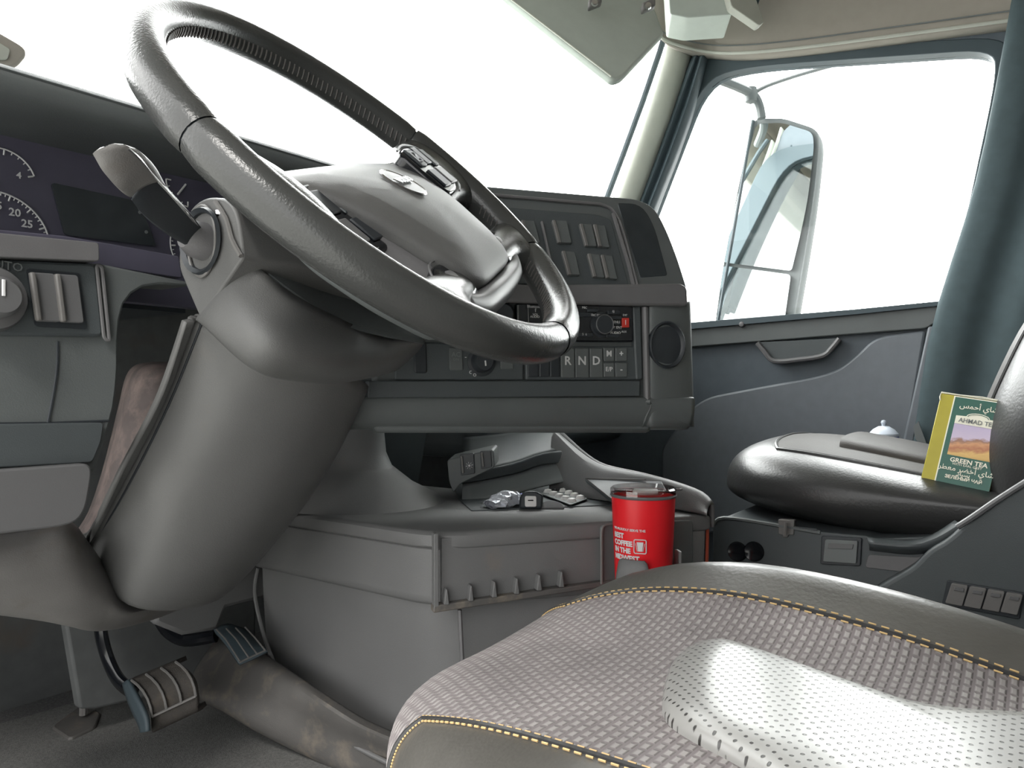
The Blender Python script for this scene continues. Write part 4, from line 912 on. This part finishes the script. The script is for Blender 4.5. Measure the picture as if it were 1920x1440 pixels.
b = MB(); b.smoothgrid([PX(xb-.010, (1626,1006), (1700,1012), (1745,1003), (1790,975)), PX(xb-.022, (1628,1016), (1702,1022), (1752,1010), (1800,982)), PX(xb-.018, (1630,1026), (1706,1032), (1760,1022), (1812,990)), PX(xb+.0, (1630,1032), (1708,1040), (1768,1030), (1820,996))], 4, 3); lab(b.build('recline_lever', M['dark_plastic'], ps, solid=.004), 'long curved lever handle')
b = MB(); b.slab(fillet(PX(xb-.002, (1622,1064), (1628,1040), (1720,1045), (1745,1040), (1715,1066), (1690,1072)), .004), .006); lab(b.build('lever_recess', M['trim_grey'], ps, bevel=.001), 'worn paler recess under the lever')
xw = .165
b = MB(); b.slab(fillet(PX(xw, (2060,800), (1920,905), (1822,969), (1775,1012), (1742,1030), (1712,1062), (1660,1092), (1600,1130), (1600,1300), (2060,1300)), [.0,.01,.01,.01,.01,.01,.02,.0,0,0]), .05); b.build('side_shield', M['dark_plastic'], ps, bevel=.006, seg=3)
b = MB(); b.tube(catmull(PX(xw-.004, (1925,903), (1870,938), (1822,971), (1795,988)), 4), .004, 8); b.build('shield_highlight', M['silver_plastic'], ps)  # silver tube stands in for the highlight along the shield edge
b = MB(); b.slab(fillet(PX(xw-.003, (1776,1088), (1922,1112), (1912,1162), (1766,1134)), .003), .008); sf = b.build('rocker_plate', M['black_plastic'], ps, bevel=.001)
for i in range(4):
    u = 1784 + i*34.5; v = 1094 + i*5.6
    b = MB(); b.slab(fillet(PX(xw-.008, (u,v), (u+31,v+5), (u+20,v+43), (u-12,v+37)), .002), .008); k_ = b.build('air_switch', M['light_plastic'], sf, bevel=.0015)
    b = MB(); b.slab(fillet(PX(xw-.010, (u+6,v+7), (u+24,v+10), (u+22,v+16), (u+4,v+13)), .001), .003); b.build('switch_mark', M['silver_plastic'], k_, bevel=.0008)
b = MB(); b.slab([V((.24,-.25,.20)), V((.72,-.25,.20)), V((.72,.38,.20)), V((.24,.38,.20))], .20, toward=(0,0,1)); b.build('seat_pedestal', M['black_plastic'], ps, bevel=.02)

# ================================================================== PEDALS AND FOOTWELL
kp = MB(); rows = []
for (u, vt, vb, y) in ((-260,1035,1150,.82), (-60,1030,1148,.81), (60,1018,1160,.80), (128,1000,1172,.795), (165,1040,1181,.80), (200,1088,1181,.81), (238,1130,1175,.825), (300,1120,1157,.86), (372,1110,1128,.90), (430,1085,1105,.93)):
    a = PY(y+.03, (u, vt-25))[0]; b1 = PY(y, (u, vt+8))[0]; c1 = PY(y-.005, (u, (vt+vb)/2))[0]; d1 = PY(y+.02, (u, vb-8))[0]; e1 = PY(y+.05, (u, vb))[0]; f1 = PY(y+.14, (u, vb-26))[0]
    rows.append([a, b1, c1, d1, e1, f1])
kp.smoothgrid(rows, 4, 4); lab(kp.build('knee_panel', M['light_plastic'], dash, solid=.006), 'light grey rounded panel under the dashboard')
b = MB(); b.slab(PY(1.0, (300,1080), (515,1000), (505,1120), (424,1140), (408,1182), (345,1192), (290,1170)), .02); b.build('footwell_panel', M['console_plastic'], dash, bevel=.006)
b = MB(); b.slab(PY(1.12, (120,1150), (480,1120), (480,1260), (180,1330), (150,1330)), .02); b.build('bulkhead_pad', M['firewall'], dash, bevel=.004)
# brake pedal
br = empty('brake_pedal', W(300,1300,1.0), 'wide curved brake pedal with ribbed rubber face', 'pedal')
f00, f10, f11, f01 = (242,1275), (330,1239), (370,1306), (283,1347)
def bil(a, c, off=0, tt=.99):
    u = (f00[0]*(1-a)+f10[0]*a)*(1-c) + (f01[0]*(1-a)+f11[0]*a)*c; v = (f00[1]*(1-a)+f10[1]*a)*(1-c) + (f01[1]*(1-a)+f11[1]*a)*c
    bow = 4*c*(1-c)
    return W(u + bow*8, v - bow*7, tt - .03*c - .012*bow + off)
rows = [[bil(a, c) for a in (0,.33,.66,1)] for c in (0,.15,.4,.7,1)]
rows = [[p + FW*.03 - UP*.004 for p in rows[0]]] + rows + [[p - UP*.020 + FW*.004 for p in rows[-1]], [p - UP*.024 + FW*.03 for p in rows[-1]]]
b = MB(); b.smoothgrid(rows, 4, 4); b.build('pedal_plate', M['pedal_rubber'], br, solid=.006)
for a in (.03, .34, .66, .97):
    b = MB(); b.tube([bil(a, c, -.003) for c in (.03,.2,.4,.6,.8,.98)], .0018, 6); b.build('pedal_rib', M['light_plastic'], br)
b = MB(); b.tube([bil(a, .98, -.003) for a in (.03,.5,.97)], .0018, 6); b.build('pedal_rib', M['light_plastic'], br)
b = MB(); b.smoothgrid([[W(238,1275,.985), W(256,1310,.96), W(272,1345,.945), W(275,1372,.94)], [W(228,1282,1.0), W(240,1320,.985), W(258,1360,.965), W(262,1374,.955)]], 4, 3); b.build('side_flange', M['rubber'], br, solid=.005)
b = MB(); b.tube(catmull([W(188,1150,1.03), W(190,1190,1.03), W(202,1235,1.03), W(222,1275,1.02), W(252,1300,1.01)], 5), .011, 10, flat=.7); b.build('pedal_arm', M['gloss_black'], br)
ac = empty('accelerator_pedal', W(445,1210,1.08), 'small black ribbed accelerator pedal beside the console', 'pedal')
b = MB(); rows = [[W(u, v, t) for u, v, t in r] for r in (((400,1180,1.10),(427,1169,1.11),(462,1180,1.12)), ((418,1200,1.07),(445,1190,1.08),(480,1200,1.09)), ((447,1243,1.04),(474,1231,1.05),(500,1219,1.06)), ((449,1247,1.05),(476,1236,1.06),(502,1224,1.07)))]
b.smoothgrid(rows, 4, 4); b.build('pedal_plate', M['rubber'], ac, solid=.008)
for k in (.04, .36, .66, .96):
    b = MB(); b.tube([W(403+59*k, 1180-4*k, 1.088), W(421+59*k, 1199-4*k, 1.056), W(448+51*k, 1241-23*k, 1.030)], .0012, 5); b.build('pedal_rib', M['light_plastic'], ac)
b = MB(); b.tube([W(449,1242,1.034), W(474,1230,1.04), W(498,1219,1.05)], .0012, 5); b.build('pedal_rib', M['light_plastic'], ac)
b = MB(); b.tube(catmull([W(300,1160,1.12), W(318,1185,1.12), W(350,1200,1.12), W(405,1192,1.12)], 5), .010, 10); b.build('pedal_arm', M['gloss_black'], ac)
# tunnel foot trim
b = MB(); rows = []
for (ul, vl, tl, um, vm, tm, ur, vr, tr_) in ((362,1262,1.12,380,1232,1.14,404,1200,1.17), (372,1300,1.08,405,1262,1.09,445,1218,1.11), (420,1326,1.06,462,1290,1.06,515,1262,1.05), (480,1362,1.04,540,1335,1.02,590,1312,.99), (580,1412,1.01,640,1385,.985,670,1362,.96), (690,1462,.97,740,1430,.95,760,1402,.93), (800,1500,.94,840,1470,.92,850,1450,.91)):
    rows.append([W(ul, vl+10, tl+.02), W(ul, vl, tl), W(um, vm, tm), W(ur, vr, tr_), W(ur+15, vr-14, tr_+.02)])
b.smoothgrid(rows, 4, 5); lab(b.build('tunnel_foot_trim', M['scuffed_plastic'], con, solid=.006), 'scuffed dirty trim along the console foot')
b = MB(); b.slab(fillet(PZ(.012, (-300,1440), (90,1330), (190,1300), (400,1310), (470,1350), (640,1440), (760,1560), (-300,1700)), .03), .012, toward=(0,0,1)); tag(b.build('floor_mat', M['mat_rubber'], bevel=.004), 'dark speckled rubber floor mat under the pedals', 'floor mat')
b = MB(); b.tube(catmull(PY(1.2, (168,1175), (160,1240), (156,1340)), 4), .006, 8); b.build('harness_post', M['light_plastic'], dash)
b = MB(); b.slab(fillet(PZ(.016, (95,1362), (150,1322), (190,1335), (180,1362), (130,1385)), .01), .012, toward=(0,0,1)); b.build('floor_bracket', M['scuffed_plastic'], dash, bevel=.006)

# ================================================================== LOOSE THINGS
# tumbler
cup = empty('travel_tumbler', cupc + UP*.216, 'red tumbler with clear lid standing in the console cup holder', 'cup')
R0, R1, Z0, Z1 = .0335, .0405, .218, .384
b = MB(); b.lathe([(0,Z0+.001),(R0-.003,Z0),(R0,Z0+.004),(R1,Z1),(R1-.002,Z1+.0005),(R1-.004,Z1-.02),(0,Z1-.03)], cupc, UP, 48); b.build('cup_body', M['red_paint'], cup)
b = MB(); b.lathe([(R1-.0022,Z1-.004),(R1+.0012,Z1),(R1+.0015,Z1+.009),(R1-.001,Z1+.011),(R1-.004,Z1+.006),(R1-.010,Z1+.004),(0,Z1+.005)], cupc, UP, 48); ld = b.build('lid', M['lid'], cup)
b = MB(); b.lathe([(R1+.0009,Z1-.001),(R1+.002,Z1+.001),(R1+.0009,Z1+.003)], cupc, UP, 48); b.build('lid_rim', M['silver_plastic'], ld)
b = MB(); b.slab(fillet([cupc + RT*x + FW*y + UP*(Z1+.0075) for x, y in ((-.016,-.012),(.016,-.016),(.020,.006),(-.010,.012))], .006), .004, toward=(0,0,1)); b.build('lid_slider', M['pill_white'], ld, bevel=.001)
b = MB(); b.slab(fillet([cupc + RT*x + FW*y + UP*(Z1+.0095) for x, y in ((.030,-.015),(.050,-.004),(.050,.003),(.034,.012))], .003), .003, toward=(0,0,1)); b.build('lid_spout', M['lid'], ld, bevel=.001)
toC = (CAM - cupc); toC.z = 0; toC.normalize(); sd_ = UP.cross(toC)
def wrap(a0, z0, extra=.0006):
    def f(co):
        zz = z0 + co.y; r = R0 + (R1-R0)*(zz-Z0)/(Z1-Z0) + extra; a = a0 + co.x/r
        d = toC*math.cos(a) + sd_*math.sin(a); return cupc + d*(r + co.z) + UP*zz
    return f
zt0 = .345
for s, z, dzz, bo_ in (('WE PROUDLY SERVE THE',.0042,0,.0001), ('BEST',.0088,-.0085,.0004), ('COFFEE',.0088,-.0175,.0004), ('IN THE',.0088,-.0265,.0004), ('MIDWEST',.0088,-.0355,.0004)):
    b = MB(); b.text(s, z, (0,0,0), (1,0,0), (0,1,0), .0003, align='LEFT', bold=bo_, warp=wrap(-1.14, zt0+dzz)); b.build('cup_lettering', M['white_ink'], cup)
b = MB(); f = wrap(-.10, .3255); pts = fillet([V((x,y,0)) for x, y in ((-.0075,-.0085),(.0075,-.0085),(.0075,.0085),(-.0075,.0085))], .002)
b.tube([f(p) for p in pts], .0007, 5, closed=True); b.build('cup_logo', M['white_ink'], cup)
b = MB(); v_ = [b.b.verts.new(f(V(p))) for p in ((-.0026,-.006,0),(.0026,-.006,0),(.0042,.0055,0),(-.0042,.0055,0))]; b.face(v_); b.build('cup_logo', M['white_ink'], cup, solid=.0003, smooth=False)
for sx in (-1, 1):
    b = MB(); b.tube([f(V((sx*.0034,-.006,0))), f(V((sx*.0056,.004,0)))], .0004, 4); b.build('cup_logo', M['white_ink'], cup)

# tea box
TB = Fr(W(1784,931,1.038), W(1836,943,1.015) - W(1723,918,1.062), W(1748,736,1.085) - W(1723,918,1.062))
tb = empty('tea_box', TB.o, 'green and gold tea carton leaning on the passenger seat back', 'carton')
bw = (W(1852,946,1.015) - W(1723,918,1.062)).length; bh = (W(1748,736,1.085) - W(1723,918,1.062)).length
b = MB(); x0 = -bw/2; x1 = bw/2; b.slab([TB.p(x0,0,0), TB.p(x1,0,0), TB.p(x1,bh,0), TB.p(x0,bh,0)], .032, toward=TB.N); b.build('carton', M['gold_card'], tb, bevel=.001)
def quad(nm, m_, a, c, d, e, h=.0008, par=tb, th=.0006, f=0):
    b = MB(); p = [TB.p(x0+a*bw, c*bh, h), TB.p(x0+d*bw, c*bh, h), TB.p(x0+d*bw, e*bh, h), TB.p(x0+a*bw, e*bh, h)]
    b.slab(fillet(p, f) if f else p, th, toward=TB.N); return b.build(nm, m_, par, smooth=False)
quad('border_line', M['cream'], .205, .105, 1.0, .995, .0007)
gp = quad('front_panel', M['green_card'], .225, .120, 1.0, .985, .0011)
quad('landscape_picture', M['photo'], .30, .40, 1.0, .735, .0015, gp)
b = MB(); pts = [TB.p(x0+x*bw, y*bh, .0022) for x, y in ((.30,.72),(.95,.72),(.95,.80),(.80,.805)) ] + [TB.p(x0+(.62+.17*math.cos(a))*bw, (.805+.042*math.sin(a))*bh, .0022) for a in [math.pi*k/10 for k in range(11)]] + [TB.p(x0+.30*bw, .80*bh, .0022)]
b.slab(pts, .001, toward=TB.N); b.build('name_plaque', M['cream'], gp, smooth=False)
b = MB(); b.tube([TB.p(x0+(.62+.15*math.cos(a))*bw, (.803+.033*math.sin(a))*bh, .0024) for a in [math.pi*k/10 for k in range(11)]], .0006, 4); b.build('plaque_arc', M['green_card'], gp)
def tt(s, z, x, y, m_='cream', h=.0019, bo_=.0001, sx=1.0):
    b = MB(); b.text(s, z, TB.p(x0+x*bw, y*bh, h), TB.X, TB.Y, .0003, bold=bo_, sx=sx); b.build('carton_lettering', M[m_], gp)
tt('AHMAD TEA', .0088, .625, .757, 'label_grey', .0026, .0001, .92)
tt('GREEN TEA', .0088, .63, .355, 'cream', .0019, .0002)
tt('WITH EARL GREY', .0046, .62, .318, 'cream', .0019, 0)
ar = lambda s: s
tt('\uFEB1\uFEE4\uFEA3\uFE83 \uFEF1\uFE8E\uFEB7', .010, .60, .905)
tt('\uFEAE\uFEC4\uFECC\uFEE3 \uFEAE\uFEC0\uFEA7\uFE83 \uFEF1\uFE8E\uFEB7', .0100, .62, .272)
tt('\uFEA9\uFE8E\uFEF4\uFEB4\uFE91', .007, .60, .228)
tt('ЗЕЛЁНЫЙ ЧАЙ', .0062, .61, .185, 'cream', .0019, .0002)
tt('\uFE8D\uFEDF\uFEAE\uFEED\uFE83 \uFEE5\uFEAF\uFEED', .0062, .62, .070, 'cream', .0012, 0); tt('\uFE95\uFE91\uFEDF\uFE8E \uFEE2\uFECA\uFEC3', .006, .60, .035, 'cream', .0012, 0)
b = MB(); b.slab([TB.p(x0,bh+.0005,0), TB.p(x1,bh+.0005,0), TB.p(x1,bh+.0045,-.022), TB.p(x0,bh+.0045,-.022)], .001); b.build('torn_flap', M['cream'], tb)
b = MB(); b.tube([TB.p(x0+.001,bh*.93,.0005), TB.p(x0-.0005,bh*.965,.0005), TB.p(x0+.0,bh+.002,0), TB.p(x0+.3*bw,bh+.0015,.0005), TB.p(x0+.6*bw,bh+.0030,.0005), TB.p(x1,bh+.001,0)], .0009, 5); b.build('torn_edge', M['cream'], tb)

# can on the far side of the seat
cb_ = W(1657,824,1.53); cn = empty('small_can', cb_, 'small white and blue domed container behind the passenger seat cushion', 'container')
b = MB(); b.lathe([(0,-.10),(.027,-.10),(.028,-.09),(.028,.002),(.0285,.006),(.027,.009)], cb_, UP, 32); b.build('can_body', M['can_blue'], cn)
b = MB(); b.lathe([(.0285,.007),(.028,.012),(.020,.021),(.010,.027),(.0,.028)], cb_, UP, 32); b.build('domed_top', M['can_white'], cn)
b = MB(); b.lathe([(0,.040),(.004,.039),(.0055,.035),(.004,.030),(.004,.026)], cb_, UP, 16); b.build('top_knob', M['can_white'], cn)

# things on the console tray
zt1 = .3465
def onT(u, v, z=zt1): return PZ(z, (u, v))[0]
fw_ = MB(); rows = []; random.seed(3)
pa, pb = onT(918,952), onT(984,944); ax_ = (pb-pa); sdv = UP.cross(ax_).normalized()
for i in range(13):
    c = pa + ax_*(i/12); hgt = .006*math.sin(math.pi*min(1, max(.05, i/12)))+.004; row = []
    for k in range(10):
        g = 2*math.pi*k/10; rr = .7 + .7*random.random()
        row.append(c + sdv*math.cos(g)*.016*rr + UP*(hgt + math.sin(g)*hgt*rr*.98))
    rows.append(row)
fw_.grid(rows, closed=True); fo_ = tag(fw_.build('foil_wrapper', M['foil'], smooth=False, solid=.0003), 'crumpled silver and blue foil wrapper on the console tray', 'wrapper')
for q in ((.45,.7,.2),(.72,.95,-.6),(.62,.82,.9)):
    b = MB(); c = pa + ax_*q[0]; d_ = pa + ax_*q[1]; b.tube([c + UP*.013 + sdv*.01*q[2], (c+d_)/2 + UP*.0155 + sdv*.006*q[2], d_ + UP*.012 + sdv*.004*q[2]], .0032, 6, flat=.5); b.build('blue_print', M['foil_blue'], fo_)
kf = empty('key_fob', onT(993,952), 'black fob with a square white face on the tray between wrapper and pills', 'key fob')
KF = Fr(onT(995,953) + UP*.0, RT, UP + FW*.35)
b = MB(); b.slab(fillet([KF.p(x,y,0) for x, y in ((-.017,.0),(.017,.0),(.019,.020),(.008,.026),(-.008,.026),(-.016,.018))], .004), .024, toward=KF.N); b.build('fob_body', M['black_plastic'], kf, bevel=.003)
b = MB(); b.slab(fillet([KF.p(x,y,.002) for x, y in ((-.0085,.002),(.0085,.002),(.0085,.018),(-.0085,.018))], .003), .003, toward=KF.N); k2 = lab(b.build('fob_face', M['pill_white'], kf, bevel=.0008), 'white square face')
b = MB(); b.tube([KF.p(-.004,.011,.0025), KF.p(.004,.011,.0025)], .0009, 5); b.build('face_mark', M['stitch_black'], k2)
bp = empty('blister_pack', onT(1060,940), 'blister pack of white tablets on the console tray beside the fob', 'blister pack')
e0, e1, e2, e3 = onT(1012,928), onT(1052,916), onT(1102,938), onT(1070,950)
b = MB(); b.slab([p + UP*.003 for p in fillet([e0,e1,e2,e3], .004)], .0012, toward=(0,0,1)); b.build('foil_card', M['label_grey'], bp)
for i in range(5):
    for j in range(2):
        a = (i+.5)/5; c = (j+.5)/2; p = (e0*(1-c)+e1*c)*(1-a) + (e3*(1-c)+e2*c)*a
        b = MB(); b.lathe([(0,.0062),(.0055,.005),(.0075,.001),(.0078,0)], p + UP*.003, UP, 16); b.build('tablet_bubble', M['pill_white'], bp)
cdk = MB(); c0 = onT(1034,952); cdk.slab([c0 + RT*.019*math.cos(a) + (FW*.6 + UP*.4).normalized()*.016*math.sin(a) for a in [math.pi*k/16 for k in range(17)]], .003); tag(cdk.build('grey_disc', M['silver_plastic'], bevel=.0008), 'grey half-round flat token at the front edge of the tray', 'token')
# ================================================================== OVERHEAD
vs_ = empty('sun_visor', W(1130,60,1.55), 'grey green sun visor hanging open at the top of the windshield', 'sun visor')
vt = 1.55
b = MB(); b.slab(fillet([W(905,-40,vt), W(1150,151,vt-.06), W(1168,145,vt-.05), W(1246,62,vt+.05), W(1208,-40,vt+.12)], [.0,.012,.012,.01,0], 4), .018); b.build('visor_panel', M['visor'], vs_, bevel=.006, seg=3)
b = MB(); b.tube([W(940,-15,vt-.012), W(1146,143,vt-.07)], .0018, 6); b.build('visor_edge', M['pillar'], vs_)
for (u, v) in ((1115,6), (1215,12)):
    b = MB(); b.box(W(u,v,vt-.03), (.030,.02,.018), (RT+UP*.4).normalized(), FW, UP); cp = b.build('visor_clip', M['light_plastic'], vs_, bevel=.004)
    b = MB(); b.lathe([(0,.006),(.006,.005),(.007,0)], W(u,v,vt-.045), -FW, 16); b.build('clip_screw', M['chrome'], cp)
oc = empty('overhead_bracket', W(1350,20,1.7), 'pale grey angular bracket below the roof beside the sun visor', 'bracket')
b = MB(); b.slab(fillet([W(1250,-60,1.68), W(1256,26,1.68), W(1290,33,1.68), W(1372,27,1.66), W(1386,-60,1.66)], .006), .12); b.build('bracket_body', M['visor'], oc, bevel=.006)
b = MB(); b.slab(fillet([W(1352,-60,1.64), W(1372,12,1.64), W(1424,48,1.64), W(1433,42,1.64), W(1412,-8,1.66), W(1400,-60,1.66)], .004), .02); b.build('bracket_flange', M['pillar'], oc, bevel=.004)
b = MB(); b.slab([W(1408,-60,1.665), W(1413,0,1.665), W(1420,12,1.665), W(1445,-60,1.665)], .08); lab(b.build('bracket_gap_shade', M['dark_cloth'], oc), 'dark slab standing in for the shaded opening beside the bracket')  # solid dark slab painted in for the shade of the opening
